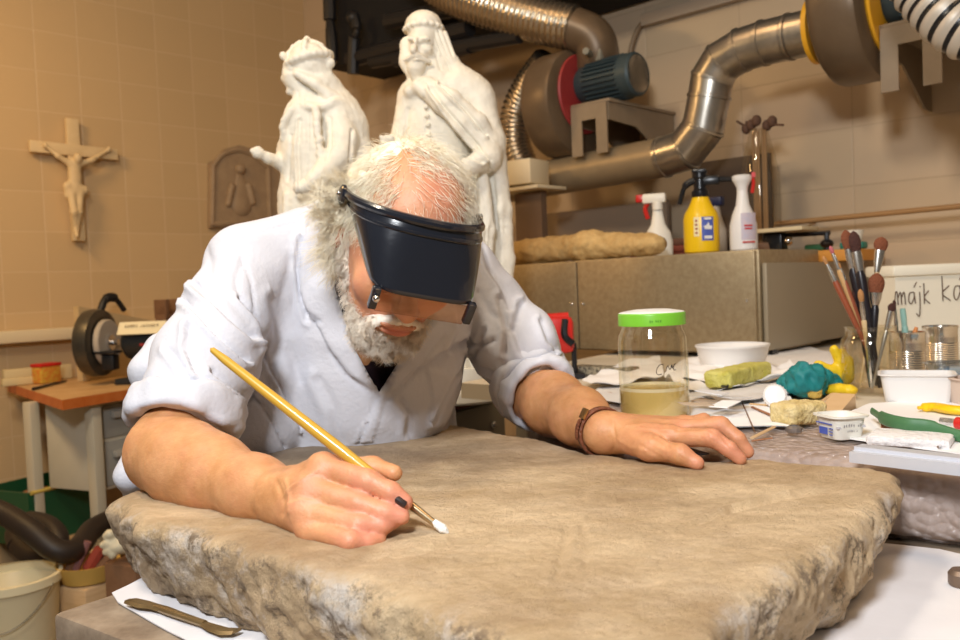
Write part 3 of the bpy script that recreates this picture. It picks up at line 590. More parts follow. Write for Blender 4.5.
for a_, b_, sx in ((sL+.003, sM-.0025, sM-.022), (sM+.0025, sR-.006, sM+.022)):
    m = MB(); m.box(rm((a_+b_)/2, TC-.005, (zc0+zc1)/2), (b_-a_, .014, hh), A, bev=.002); d = m.obj('door', M_cab, t)
    for sx_ in ((sM-.022,) if a_ < sM-.1 else (sM+.022, sR-.03)):
        m = MB(); m.ball(rm(sx_, TC+.003, zc0+hh*.53), .0045, 10); m.obj('screw', M_chrome, d)
mat('side_grey', (.33, .28, .20), .5, .2)
for s_ in (sL+.06, sR-.06):
    for t_ in (TC-.05, TC-DC_+.03): m = MB(); m.lathe([(.02, 0), (.02, .012)], rm(s_, t_, ZT), ZU, 12); m.obj('foot', M_black, t)
m = MB(); m.box(rm((sL+sR)/2-.06, TC+.17, ZT+.002), (sR-sL+.1, .30, .004), A); 
ZC = zc1+.001
def cab(px, t_): p = ont(px, 250, t_); return np.array([p[0], p[1], ZC])
# wrapped bundles on the cabinet
Mfl = mat('fleece', (.48, .31, .12), .85, col2=(.64, .45, .20), nscale=25, ndet=6, bump=.6, bscale=60)
def lump(name, pts, rads, fr, mt, label, cat, amp=.006, fs=25, h=.005, k=.03, zmin=None):
    P = np.array(pts); R_ = max(rads); s = SDF(P.min(0)-R_-.02, P.max(0)+R_+.02, h); s.chain(P, rads, k, flat=ZU, fr=fr); V, Q = s.mesh(); N = vnormals(V, Q)
    V = V+N*(fbm(V*fs, 4)*amp)[:, None]
    if zmin is not None: V[:, 2] = np.maximum(V[:, 2], zmin)
    o = mkmesh(name, V, Q, mt, smooth=180, loc=[P[:, 0].mean(), P[:, 1].mean(), V[:, 2].min()]); return tag(o, label, cat)
a_, b_, c_ = cab(530, .70), cab(590, .68), cab(652, .66)
lump('fleece_roll', [a_+ZU*.042, b_+ZU*.044, c_+ZU*.036], [.054, .056, .044], .75, Mfl, 'long rough tan stone-like roll lying on the steel cabinet', 'roll', zmin=ZC)
lump('cloth_bundle', [cab(516, .60)+ZU*.045, cab(545, .55)+ZU*.045, cab(590, .5)+ZU*.05], [.05, .05, .02], .8, mat('tan_cloth', (.55, .36, .14), .8, col2=(.62, .44, .2), nscale=12), 'bunched tan cloth behind the left end of the rough roll', 'cloth', zmin=ZC)
lump('paper_sack', [cab(520, .35)+ZU*.09, cab(536, .35)+ZU*.06], [.075, .05], 1, mat('brown_paper', (.33, .22, .13), .7), 'crumpled brown paper sack on the cabinet beneath the white box', 'sack', zmin=ZC)
p = at(522, 174, 3.08); m = MB(); m.box(p, (.15, .12, .085), A*.9+B*-.1, bev=.004); o = m.obj('cardboard_box', mat('offwhite_card', (.66, .56, .38), .6)); tag(o, 'small off-white carton stacked right behind the bearded statue', 'carton')
p2 = at(530, 189, 3.08); m = MB(); m.box(p2-ZU*.004, (.20, .16, .012), A, bev=.002); o = m.obj('shelf_board', MATS['offwhite_card']); tag(o, 'small off-white board under the carton behind the bearded statue', 'board')
m = MB(); m.box([p2[0], p2[1], (p2[2]-.012+ZC)/2+.0], (.12, .03, p2[2]-.014-ZC), A); o = m.obj('board_support', mat('support_brown', (.16, .10, .06), .7)); tag(o, 'dark brown upright carrying the carton board on the cabinet', 'support')
p = cab(600, .10); m = MB(); m.box(p+ZU*.11, (.62, .02, .22), A); o = m.obj('dark_panel', mat('panel_brown', (.32, .24, .17), .5)); tag(o, 'broad dull brown sheet standing at the wall behind the tan roll', 'panel')
# spray bottles ------------------------------------------------------------
def bottle_head(t, c, z, d, mhead, mtrig, sc=1.):
    # d: nozzle direction
    m = MB(); m.box(c+ZU*(z+.030*sc)+d*.008*sc, (.062*sc, .024*sc, .026*sc), d, bev=.006*sc); m.tube([c+ZU*z, c+ZU*(z+.02*sc)], .014*sc, 16); m.obj('spray_head', mhead, t)
    m = MB(); m.tube(smoothpath([c+ZU*(z+.022*sc)+d*.022*sc, c+ZU*(z+.005*sc)+d*.032*sc, c+ZU*(z-.022*sc)+d*.026*sc]), .006*sc, 8); m.box(c+ZU*(z+.032*sc)+d*.045*sc, (.02*sc, .02*sc, .02*sc), d, bev=.003); m.obj('trigger', mtrig, t)
dL = nrm(-A*.6-B*.0+np.array([-.6, -.2, 0])*.6); dL[2] = 0; dL = nrm(dL)
c = cab(659, .52); t = thing('spray_bottle', 'white spray bottle with red trigger, left of the yellow bottle on the cabinet', 'spray bottle', c)
m = MB(); m.lathe([(.038, 0), (.043, .004), (.044, .05), (.038, .078), (.022, .105), (.016, .14), (.014, .16), (0, .16)], c, ZU, 32, sq=.6, X=nrm([-c[0], -c[1], 0])); m.obj('bottle', M_whitew, t)
bottle_head(t, c, .150, dL, M_whitew, M_red, 1.2)
c = cab(702, .70); yk = 1.; t = thing('spray_bottle', 'fat yellow pump sprayer with black nozzle standing on the steel cabinet', 'spray bottle', c)
My = mat('yellow_plastic', (.85, .55, .01), .3)
m = MB(); m.lathe([(.042, 0), (.047, .004), (.0485, .02), (.0485, .095), (.045, .11), (.030, .135), (.024, .15), (.022, .158), (0, .158)], c, ZU, 36); m.obj('bottle', My, t)
m = MB(); m.lathe([(.023, .155), (.024, .158), (.024, .172), (.017, .178), (.016, .205), (.02, .21), (.02, .222), (0, .222)], c, ZU, 24); m.box(c+ZU*.20-dL*.02, (.07, .024, .026), dL, bev=.006)
m.tube([c+ZU*.205-dL*.01, c+ZU*.198-dL*.10], [.011, .006], 10); m.box(c+ZU*.228, (.04, .03, .012), dL, bev=.004); m.obj('pump_head', M_black, t)
m = MB(); m.tube(smoothpath([c+ZU*.205+dL*.01, c+ZU*.19+dL*.04, c+ZU*.14+dL*.058]), [.010]*9+[.007]*8, 8); m.obj('trigger', M_black, t)
vd = nrm([-c[0], -c[1], 0]); sd = nrm(np.cross(ZU, vd))
def wraplabel(name, c, r, a0, a1, z0, z1, mt, t, n=10):
    V = []; 
    for i in range(n+1):
        a_ = a0+(a1-a0)*i/n; dd = vd*math.cos(a_)+sd*math.sin(a_)
        V += [c+dd*r+ZU*z0, c+dd*r+ZU*z1]
    return mkmesh(name, V, [(2*i, 2*i+2, 2*i+3, 2*i+1) for i in range(n)], mt, parent=t)
lb = wraplabel('label', c, .0490, .02, .72, .033, .098, M_blue, t)
m = MB(); a_ = .37; dd = vd*math.cos(a_)+sd*math.sin(a_); tt = nrm(np.cross(ZU, dd)); m.prism([(-.009, -.006), (.010, -.007), (.012, .002), (.004, .004), (.002, .014), (-.003, .006), (-.012, .002)], c+dd*.0495+ZU*.070, tt, ZU, .0012); m.box(c+dd*.0495+ZU*.093, (.020, .0012, .006), tt); m.box(c+dd*.0495+ZU*.042, (.022, .0012, .008), tt); m.obj('label_print', M_white, lb)
wraplabel('label', c, .0489, -.42, -.12, .045, .098, mat('label_pale', (.85, .75, .45), .5), t)
m = MB()
for k_ in range(4): a_ = -.27; dd = vd*math.cos(a_)+sd*math.sin(a_); tt = nrm(np.cross(ZU, dd)); m.box(c+dd*.0492+ZU*(.055+.011*k_), (.006, .001, .005), tt)
m.obj('label_print', M_redp, t)
c = cab(744, .68); t = thing('spray_bottle', 'tall white spray bottle with lilac label at the cabinet right corner', 'spray bottle', c)
m = MB(); m.lathe([(.033, 0), (.0365, .004), (.037, .03), (.036, .07), (.028, .10), (.018, .125), (.015, .150), (.014, .162), (0, .162)], c, ZU, 32); m.obj('bottle', M_white, t)
m = MB(); m.lathe([(.014, .16), (.015, .172), (.022, .186), (.026, .192), (.026, .202), (.02, .205), (0, .205)], c, ZU, 24); m.obj('spray_head', M_white, t)
m = MB(); m.tube(smoothpath([c+ZU*.198+sd*.024, c+ZU*.185+sd*.03, c+ZU*.155+sd*.026]), .005, 8); m.box(c+ZU*.203+sd*.03, (.010, .014, .014), sd); m.obj('trigger', M_red, t)
lb = wraplabel('label', c, .0374, -.2, 1.0, .028, .100, mat('lilac_label', (.52, .50, .62), .5, col2=(.62, .52, .58), nscale=60), t)
for k_, w_ in ((0, .034), (1, .020), (2, .022)):
    a_ = .3; dd = vd*math.cos(a_)+sd*math.sin(a_); tt = nrm(np.cross(ZU, dd)); m = MB(); m.box(c+dd*.0378+ZU*(.022, .058, .066)[k_], (w_, .0012, .004), tt); m.obj('label_print', M_red, t)
c = cab(716, .32); t = thing('spray_bottle', 'pale bottle half hidden behind the yellow pump sprayer', 'spray bottle', c)
m = MB(); m.lathe([(.034, 0), (.036, .004), (.036, .08), (.02, .13), (.016, .16), (0, .16)], c, ZU, 24); m.obj('bottle', mat('clear_pale', (.5, .45, .38), .3), t)
m = MB(); m.box(c+ZU*.175-A*.02, (.10, .03, .03), A, bev=.006); m.obj('spray_head', mat('navy_plastic', (.01, .015, .06), .4), t)
# red-brown book pile and framed sheet behind the bottles
for k_ in range(3):
    p = cab(672, .20); m = MB(); m.box(p+ZU*(.012+.023*k_)+A*.01*k_, (.26-.02*k_, .14, .022), A, bev=.002); o = m.obj('book', mat('book%d' % k_, ((.16, .03, .02), (.22, .05, .03), (.12, .05, .03))[k_], .6)); tag(o, ('lowest of the red-brown books lying behind the yellow sprayer', 'middle of the red-brown books behind the yellow sprayer', 'topmost of the red-brown books behind the yellow sprayer')[k_], 'book', 'books behind the sprayers')
p = ont(733, 190, .08); m = MB(); m.box([p[0], p[1], (ZC+ont(733, 158, .08)[2])/2], (.28, .015, ont(733, 158, .08)[2]-ZC), A, bev=.002); o = m.obj('slate_board', mat('dark_board', (.10, .07, .05), .5)); tag(o, 'dark brown board leaning on the wall behind white label bottle', 'board')
# glass storm lantern with bundle of sticks
c = cab(762, .30); t = thing('glass_vase', 'tall clear glass jar with tapered shoulders behind the white label bottle', 'vase', c)
hv = ont(765, 130, .30)[2]-ZC
m = MB(); m.lathe([(.058, 0), (.06, .01), (.06, hv*.55), (.045, hv*.75), (.03, hv*.9), (.03, hv*.93)], c+ZU*.03, ZU, 28); m.obj('glass', glass('vase_glass', (.8, .75, .65), .05, .02, (.96, .94, .90), .2), t, smooth=60)
m = MB(); m.lathe([(.06, 0), (.065, .01), (.062, .03), (.05, .035)], c, ZU, 28); m.obj('base', M_woodd, t)
m = MB(); m2 = MB()
for k_ in range(5):
    o_ = A*(.012*(k_-2))+B*.006*((k_*7) % 3-1); m.tube([c+ZU*.036+o_*.8, c+ZU*(hv*1.0+.01*(k_ % 2))+o_*.9], .0045, 8)
    m2.ball(c+ZU*(hv*1.04+.008*(k_ % 3))+o_*1.9, (.016, .014, .018), 10); m2.tube([c+ZU*(hv*1.04)+o_*1.5, c+ZU*(hv*1.12-.01*k_)+o_*3.4+A*.0], .004, 6)
t2 = thing('dried_stalks', 'bundle of brown dried stalks with seed heads standing inside the glass jar', 'stalks', c+ZU*.036)
m.obj('stalk', mat('stalk_brown', (.28, .17, .08), .6), t2); m2.obj('seed_head', mat('seed_dark', (.10, .05, .03), .8), t2)
# shelf board with clamp
p = cab(782, .32); m = MB(); m.box(p+ZU*.066, (.18, .12, .012), A, bev=.002); o = m.obj('shelf_board', mat('cream_board', (.66, .56, .36), .5)); tag(o, 'thin cream board resting on the black stand beside white label bottle', 'board')
t = thing('tool_stand', 'low black stand with chrome knob at right end of steel cabinet', 'stand', p)
m = MB(); m.box(p+ZU*.030-A*.02, (.06, .05, .058), A, bev=.006); m.obj('block', M_black, t)
m = MB(); m.tube([p+ZU*.050, p+ZU*.050+A*.13-B*.05], .007, 8); m.tube([p+ZU*.05+A*.12-B*.045, p+ZU*.0+A*.12-B*.045], .008, 8); m.ball(p+ZU*.018+A*.12-B*.045, (.02, .02, .014), 12); m.obj('arm', M_black, t)
m = MB(); m.ball(p+ZU*.032+A*.025+B*.01, .014, 16); m.obj('knob', M_chrome, t)
# red clamp tool behind the elbow
c = np.array([*at(559, 360, 1.98)[:2], ZT]); t = thing('hand_drill', 'red power tool standing behind the man\'s raised sleeve, before the cabinet', 'power tool', c)
zt = at(556, 335, 1.98)[2]; m = MB(); m.box([c[0]-.01, c[1], zt], (.090, .05, .085), np.array([1, 0, 0]), bev=.014); m.tube([[c[0]-.05, c[1], zt+.035], [c[0]+.025, c[1], zt+.037]], .014, 12); m.obj('body', M_red, t)
m = MB(); m.tube(smoothpath([[c[0]+.015, c[1]-.02, zt+.035], [c[0]+.012, c[1]-.03, zt], [c[0]+.03, c[1]-.03, zt-.02]]), .008, 8); m.obj('grip', M_black, t)
m = MB(); m.tube([[c[0]+.035, c[1], zt-.02], [c[0]+.035, c[1], ZT+.004]], .006, 8); m.box([c[0]+.01, c[1], ZT+.006], (.09, .06, .010), (1, 0, 0)); m.obj('stand', M_dark, t)
# white storage bin with handwriting
pL = at(893, 266, 1.92); c = at(960, 350, 2.0); cb = np.array([.905*1.23, 1.93, ZT]); 
tl, tr = at(893, 266, 1.85), at(1010, 266, 1.85); w_ = tr[0]-tl[0]; zt = tl[2]+.001
t = thing('storage_bin', 'big white plastic bin with handwriting, behind the paintbrush jar at right', 'bin', [(tl[0]+tr[0])/2, 1.85+.07, ZT])
cx_ = (tl[0]+tr[0])/2; m = MB()
def frus(x0, x1, y0, y1, za, zb, tp):
    V = [(x0+tp, y0+tp, za), (x1-tp, y0+tp, za), (x1-tp, y1-tp, za), (x0+tp, y1-tp, za), (x0, y0, zb), (x1, y0, zb), (x1, y1, zb), (x0, y1, zb)]
    return V, [(0, 3, 2, 1), (4, 5, 6, 7), (0, 1, 5, 4), (1, 2, 6, 5), (2, 3, 7, 6), (3, 0, 4, 7)]
m.add(*frus(tl[0]+.006, tr[0]-.006, 1.856, 1.98, ZT, zt-.01, .006)); m.obj('tub', M_bin, t)
m = MB(); m.box([cx_, 1.918, zt-.012], (w_, .14, .024), (1, 0, 0), bev=.006); m.obj('rim', M_bin, t)
def scrawl(px, py, strokes_, k_):
    o_ = at(px, py, 1.85)
    m = MB()
    for s_ in strokes_: m.tube(smoothpath([[o_[0]+x*k_, 1.8562, o_[2]+y*k_] for x, y in s_], 5), .0011, 6)
    m.obj('handwriting', mat('brown_ink', (.10, .05, .02), .6), t)
scrawl(896, 305, [[(0, 0), (.5, 5), (1.2, 5), (1.5, 0)], [(1.5, 3), (2.6, 5.2), (3, 0)], [(3, 3), (4.1, 5.2), (4.6, 0)], [(8.2, 5), (6.4, 4.6), (6, 1.5), (7, .2), (8.3, 3), (8.2, 5), (8.8, .3)], [(8.2, 7), (9.4, 9.2)], [(10.6, 5), (10.7, 0), (10.3, -5), (9, -4)], [(10.8, 7), (10.9, 7.4)], [(12.4, 8.5), (12.5, 0)], [(14.4, 5.4), (12.5, 2.6), (14.8, 0)]], .0051)
scrawl(944, 301, [[(0, 8.5), (0.2, 0)], [(2.4, 5.2), (0, 2.6), (2.8, 0)], [(6, 5), (4.4, 4.6), (4, 1.5), (5, .2), (6.2, 3), (6, 5), (6.8, .3)], [(6, 7), (7, 9)], [(8.6, 6), (8.8, 0)]], .0062)
# orange box and small pots behind brushes
zl = ont(765, 263, TC-.02)[2]; tbk = TC-.06-DC_
t = thing('metal_box', 'dull grey-brown metal box standing against the right side of steel cabinet', 'box', rm(sR+.01, .4, ZT))
m = MB(); m.box(rm(sR+.010, (TC-.02+.04)/2, (zl+ZT+.02)/2), (.012, TC-.06, zl-ZT-.02), A, bev=.002); m.obj('panel', MATS['side_grey'], t)
m = MB(); m.box(rm(sR-.11, (tbk+.04)/2, (zl+ZT+.02)/2), (.226, tbk-.04, zl-ZT-.02), A, bev=.002); m.obj('body', MATS['side_grey'], t)
for t_ in (.08, TC-.06): m = MB(); m.box(rm(sR+.010, t_, ZT+.01), (.010, .03, .02), A); m.obj('foot', M_black, t)
p = rm(sR-.03, (tbk+.04)/2, zl+.018); m = MB(); m.box(p, (.20, tbk-.06, .034), A, bev=.003); o = m.obj('cardboard_box', mat('orange_card', (.62, .27, .04), .6)); tag(o, 'orange box behind the tallest paintbrushes, right of the cabinet', 'box')
zb_ = zl+.036
for x, cc_, lb_ in ((826, (.04, .16, .07), 'small green pot on the orange box, left of the brushes'), (862, (.02, .22, .17), 'teal tray on the orange box behind the brush heads')):
    q = rm(sR-.09 if x < 850 else sR+.02, tbk/2, 0); m = MB(); m.box([q[0], q[1], zb_+.012], (.07, .05, .022), A, bev=.006); o = m.obj('paint_pot', mat('pot%d' % x, cc_, .5)); tag(o, lb_, 'pot')
q = rm(sR+.02, tbk/2, 0); m = MB(); m.lathe([(.022, 0), (.03, .03), (.031, .035), (.0, .035)], [q[0], q[1], zb_+.0235], ZU, 20); o = m.obj('plastic_cup', M_whitew); tag(o, 'white plastic cup on the teal tray behind the brush heads', 'cup')
# ------------------------------------------------------------------ statue table
ZS = .90
T0 = onz(495, 390, ZS); T1 = onz(440, 403, ZS); td = nrm(T1-T0); T0 = T0-td*.10; T1 = T0+td*.80; tn = nrm(np.cross(td, ZU)); tn = tn if tn@np.array([-1, 1, 0]) > 0 else -tn
t = thing('drawer_table', 'grey drawer cabinet with white top under the two plaster statues', 'table', [*T0[:2], 0])
pts = [T0, T1, T1+tn*.55, T0+tn*.55]
if np.cross(T1[:2]-T0[:2], tn[:2]) < 0: pts = pts[::-1]
polyp('tabletop', pts, ZS, .03, [mat('white_top', (.78, .74, .66), .5), mat('dark_red_edge', (.12, .03, .02), .5)], t, 1)
tc_ = (T0+T1)/2+tn*.28; m = MB(); m.box([tc_[0], tc_[1], .435], (.76, .50, .868), td, bev=.004); m.obj('carcass', M_grey, t)
for j in range(3):
    for k_ in range(2):
        dc = T0+td*(.21+.38*k_)+tn*.022; zc = .77-.20*j; m = MB(); m.box([dc[0], dc[1], zc], (.36, .02, .18), td, bev=.003); d = m.obj('drawer', mat('drawer_grey', (.36, .34, .29), .45), t)
        for sx in (-.10, .10):
            m = MB(); kk = dc-tn*.016+td*sx; m.ball([kk[0], kk[1], zc+.03], .012, 12); m.obj('knob', M_chrome, d)
# ------------------------------------------------------------------ statue with beard
YK = 2.36; u = YK/F
def kp(x, y, dy=0.): return at(x, y, YK+dy)
zb = ZS+.001
base = kp(468, 392); plz = kp(468, 356)[2]
t = thing('plaster_statue', 'white plaster statue of a bearded crowned man in a cape, holding his cloak', 'statue', [base[0], base[1], zb])
m = MB(); cxp = kp(458, 380)[0]
m.lathe([(.155, 0), (.16, .006), (.16, .03), (.145, .04), (.14, .09), (.0, .092)], [cxp, YK, zb], ZU, 40); m.obj('plinth', M_plaster, t)
lo = np.array([kp(380, 0)[0]-.03, YK-.20, zb+.07]); hi = np.array([kp(520, 0)[0]+.02, YK+.18, kp(424, 5)[2]+.02])
s = SDF(lo, hi, .0030); V3 = lambda *a: np.array(a, float)
fx = V3(1, 0, 0); yy = V3(0, 1, 0)
# gown and torso
s.chain([kp(436, 92), kp(436, 130), kp(436, 175), kp(446, 230), kp(452, 300), kp(455, 352)], [.068, .080, .088, .105, .125, .138], .03, flat=yy, fr=.72)
s.cap(kp(415, 96), kp(468, 92), .042, .048, .03)
s.chain([kp(434, 64), kp(435, 90)], [.036, .046], .02)
# head turned to the left of the picture
hd = kp(424, 40); s.ell(hd+V3(.004, .01, .008), (.044, .054, .062), k=.01); s.ell(hd+V3(-.008, -.028, -.022), (.032, .032, .045), k=.015)
s.cap(kp(416, 39, -.060), kp(413, 50, -.078), .006, .0095, .004); s.ell(kp(412, 39, -.056), (.014, .010, .006), k=.004); s.ell(kp(425, 39, -.056), (.016, .010, .006), k=.004); s.ell(kp(410.5, 44, -.066), (.012, .012, .007), k=.004, mode='s'); s.ell(kp(423, 44, -.066), (.014, .013, .007), k=.004, mode='s'); s.ell(kp(428, 50, -.045), (.012, .014, .010), k=.01)
s.cap(kp(415, 55, -.070), kp(405, 60, -.055), .009, .005, .003); s.cap(kp(416, 55, -.070), kp(430, 62, -.055), .009, .005, .003); s.ell(kp(417, 60.5, -.066), (.012, .010, .004), k=.002)
s.chain([kp(418, 60, -.045), kp(416, 68, -.045), kp(416, 76, -.04)], [.023, .023, .016], .006); s.cap(kp(410, 55, -.02), kp(412, 72, -.02), .014, .012, .01)
for e_ in ((436, 42, 444, 62, 449, 72), (440, 38, 450, 60, 456, 72), (408, 45, 407, 62, 411, 74)): s.chain([kp(e_[0], e_[1], -.005), kp(e_[2], e_[3], -.01), kp(e_[4], e_[5], -.015)], [.022, .02, .014], .01)
s.ell(hd+V3(0, .008, .038), (.050, .060, .040), k=.006)   # cap
for k_ in range(18):
    a_ = 2*math.pi*k_/18; s.ell(hd+V3(.049*math.cos(a_), .008+.057*math.sin(a_), .030), (.009, .009, .007), k=.003)
s.cap(kp(410, 91, -.045), kp(454, 84, -.03), .017, .018, .012)
# cape over the right shoulder falling to the base
s.chain([kp(462, 84, .0), kp(480, 104, .01), kp(489, 140, .02), kp(493, 190, .03), kp(494, 250, .04), kp(492, 330, .04)], [.045, .050, .048, .050, .052, .055], .03, flat=fx, fr=.75)
s.chain([kp(418, 86, -.065), kp(440, 104, -.085), kp(462, 124, -.085), kp(484, 148, -.07), kp(496, 165, -.04)], [.016, .020, .022, .024, .022], .014)
s.chain([kp(426, 82, -.06), kp(452, 98, -.085), kp(478, 122, -.075), kp(496, 150, -.04)], [.016, .02, .022, .024], .014)
s.chain([kp(498, 160, -.03), kp(502, 210, -.03), kp(503, 260, -.02), kp(500, 340, -.02)], [.024, .022, .022, .024], .014)
s.chain([kp(482, 180, -.06), kp(484, 230, -.07), kp(482, 345, -.08)], [.018, .018, .024], .014); s.chain([kp(465, 185, -.07), kp(466, 240, -.08), kp(464, 345, -.10)], [.016, .02, .024], .014)
# right-hand arm across, gripping the cloak
s.chain([kp(478, 104, -.01), kp(492, 142, -.03), kp(488, 158, -.07), kp(466, 168, -.115)], [.044, .036, .034, .022], .012)
s.ell(kp(460, 169, -.12), (.026, .020, .018), k=.008)
for k_ in range(4): s.chain([kp(456+k_*1.5, 162+k_*4, -.125), kp(448+k_, 166+k_*4, -.13), kp(450+k_, 171+k_*4, -.115)], [.008, .007, .006], .004)
# other arm bent, small hand beyond the man's head
s.chain([kp(411, 98, .0), kp(402, 138, .0), kp(396, 152, -.03), kp(388, 146, -.06)], [.036, .030, .022, .014], .012)
s.ell(kp(386, 144, -.065), (.018, .013, .014), k=.006)
for k_ in range(3): s.cap(kp(384+3*k_, 142, -.07), kp(381+5*k_, 137, -.075), .007, .006, .004)
s.ell(kp(391, 139, -.07), (.012,)*3, k=.004)
for k_ in range(9): s.ell(kp(425+k_*.9, 98+k_*9, -.062-.002*k_), (.0075, .006, .0075), k=.002)
V, Q = s.mesh(); V = relax(V, Q, 1); N = vnormals(V, Q)
V = carve(V, N, [([(430, 88), (446, 110), (470, 138), (488, 158)], 1.8, .010, 'f'), ([(440, 84), (462, 106), (486, 135)], 1.5, .008, 'f'), ([(428, 84), (424, 96), (427, 140), (433, 180)], 1.2, .004, 'g'), ([(490, 160), (493, 210), (492, 258)], 1.8, .010, 'g'), ([(474, 178), (474, 230), (472, 300)], 1.8, .009, 'g'),
    ([(408, 110), (405, 140)], 2, .004, 'g'), ([(440, 150), (470, 158), (482, 162)], 1.5, .005, 'f'), ([(411, 44), (416, 44)], 1.2, .004, 'g'), ([(421, 44), (428, 44)], 1.3, .004, 'g'), ([(415, 61), (424, 62)], .9, .003, 'g'), ([(433, 46), (441, 70)], 1, .004, 'g'), ([(440, 46), (450, 70)], 1, .004, 'g')], ymax=YK+.02)
gz = np.clip((kp(0, 190)[2]-V[:, 2])/.15, 0, 1); V = V+N*(gz*.010*np.sin(np.arctan2(V[:, 1]-YK, V[:, 0]-cxp)*14+V[:, 2]*2))[:, None]
V = V+N*(fbm(V*60, 3)*.0012)[:, None]
hairm = ((V[:, 2] < hd[2]+.02) & (V[:, 2] > kp(0, 78)[2]) & (V[:, 0] > hd[0]+.03)); V = V+N*(hairm*.003*np.sin(V[:, 0]*500+V[:, 2]*160))[:, None]
mkmesh('figure', V, Q, M_plaster, smooth=180, parent=t)
# ------------------------------------------------------------------ crowned statue in profile
YQ = 2.22
def qp(x, y, dy=0.): return at(x, y, YQ+dy)
bx = qp(318, 380)[0]
t = thing('plaster_statue', 'cream plaster statue of a crowned woman in profile, long hair and mantle', 'statue', [bx, YQ, zb])
m = MB(); m.lathe([(.15, 0), (.155, .006), (.155, .03), (.14, .04), (.135, .09), (.0, .092)], [bx, YQ, zb], ZU, 40); m.obj('plinth', M_plaster, t)
lo = np.array([qp(248, 0)[0]-.03, YQ-.19, zb+.07]); hi = np.array([qp(380, 0)[0]+.02, YQ+.18, qp(305, 30)[2]+.02])
s = SDF(lo, hi, .0036)
s.chain([qp(316, 118), qp(312, 150), qp(314, 200), qp(316, 260), qp(318, 350)], [.062, .072, .082, .105, .13], .03, flat=yy, fr=.75)
s.chain([qp(304, 92), qp(308, 112)], [.026, .034], .02); s.cap(qp(298, 116, -.01), qp(338, 112, .0), .032, .040, .03)
qh = qp(306, 66); s.ell(qh+V3(.008, 0, .002), (.050, .046, .050), k=.01); s.ell(qp(294, 76), (.030, .032, .042), k=.014)
s.cap(qp(288, 72), qp(283.5, 79), .006, .008, .005); s.ell(qp(289, 85), (.010, .013, .005), k=.004); s.ell(qp(291, 92), (.013, .015, .010), k=.006); s.ell(qp(288, 67), (.010, .022, .006), k=.005)
# crown: band, arches and knobs
for k_ in range(22):
    a_ = 2*math.pi*k_/22; s.ell(qh+V3(.008+.054*math.cos(a_), .049*math.sin(a_), .014+.012*math.cos(a_)), (.010, .010, .011), k=.005)
s.ell(qh+V3(.006, 0, .022), (.046, .044, .036), k=.006)
for a_ in (0, 1.57): 
    Pc = [qh+V3(.006+.05*math.sin(b_)*math.cos(a_), .047*math.sin(b_)*math.sin(a_), .018+.044*math.cos(b_)) for b_ in np.linspace(-1.57, 1.57, 9)]; s.chain(Pc, [.0065]*9, .003)
s.ell(qh+V3(.006, 0, .066), (.009,)*3, k=.003); s.ell(qp(330, 63, -.01), (.013, .013, .013), k=.004); s.ell(qp(283, 56, -.01), (.010, .010, .012), k=.004)
# hair swept back in strands
for k_ in range(5):
    s.chain([qp(297+k_*4, 74+k_*.5, -.040+.008*k_), qp(315+k_*3, 84, -.045+.01*k_), qp(328+k_*2, 95+k_, -.035+.012*k_), qp(342+k_*1.5, 101+k_*3, -.02+.014*k_)], [.010, .013, .013, .010], .006)
s.ell(qp(325, 84, .01), (.032, .04, .035), k=.02); s.chain([qp(332, 92, .02), qp(345, 108, .03), qp(352, 125, .03)], [.03, .028, .022], .02)
# mantle with rolled border
s.chain([qp(338, 108, .02), qp(352, 128, .02), qp(358, 160, .02), qp(360, 220, .02), qp(358, 340, .02)], [.036, .042, .044, .05, .055], .03, flat=fx, fr=.8)
rng = random.Random(2)
def beads(P, r, k=.005):
    for p in smoothpath(P, 7): s.ell(p+V3(rng.uniform(-.003, .003), 0, rng.uniform(-.003, .003)), (r, r, r*.8), k=k)
beads([qp(300, 102, -.03), qp(290, 112, -.045), qp(284, 125, -.04), qp(284, 140, -.03)], .010); beads([qp(302, 106, -.04), qp(318, 108, -.055), qp(334, 102, -.045), qp(345, 106, -.02)], .011)
beads([qp(316, 108, -.07), qp(318, 125, -.08), qp(320, 150, -.085), qp(323, 180, -.09)], .010); beads([qp(344, 108, -.02), qp(352, 125, -.02), qp(360, 150, -.01), qp(365, 175, -.01)], .009)
s.chain([qp(336, 116, -.02), qp(343, 140, -.04), qp(340, 156, -.06), qp(322, 174, -.10), qp(305, 186, -.125)], [.036, .036, .034, .024, .016], .012)
s.ell(qp(300, 188, -.13), (.018, .014, .014), k=.006)
s.chain([qp(296, 122, .02), qp(287, 150, .02), qp(282, 163, -.01), qp(268, 158, -.04), qp(261, 154, -.05)], [.030, .024, .019, .013, .010], .01)
s.ell(qp(258, 153, -.055), (.016, .014, .015), k=.005); s.cap(qp(258, 149, -.06), qp(252, 151, -.06), .008, .006, .003)
for k_ in range(8): s.chain([qp(286+k_*8, 195, -.055), qp(285+k_*9, 260, -.08), qp(284+k_*10, 345, -.10)], [.006, .014, .018], .012)
V, Q = s.mesh(); V = relax(V, Q, 1); N = vnormals(V, Q)
V = carve(V, N, [([(300, 120), (298, 150), (300, 195)], 1.5, .005, 'f'), ([(308, 112), (308, 150), (305, 180)], 1.3, .004, 'g'), ([(330, 118), (330, 145), (326, 160)], 1.4, .006, 'g'), ([(352, 130), (350, 170), (346, 200)], 1.5, .008, 'g'), ([(291, 135), (288, 180)], 1.5, .005, 'g'),
    ([(298, 92), (298, 106)], 1, .003, 'g'), ([(303, 94), (304, 106)], 1, .003, 'g'), ([(287, 71), (292, 71)], 1, .003, 'g')], ymax=YQ+.02)
V = V+N*(fbm(V*60, 3)*.0014)[:, None]
mkmesh('figure', V, Q, M_plaster, smooth=180, parent=t)
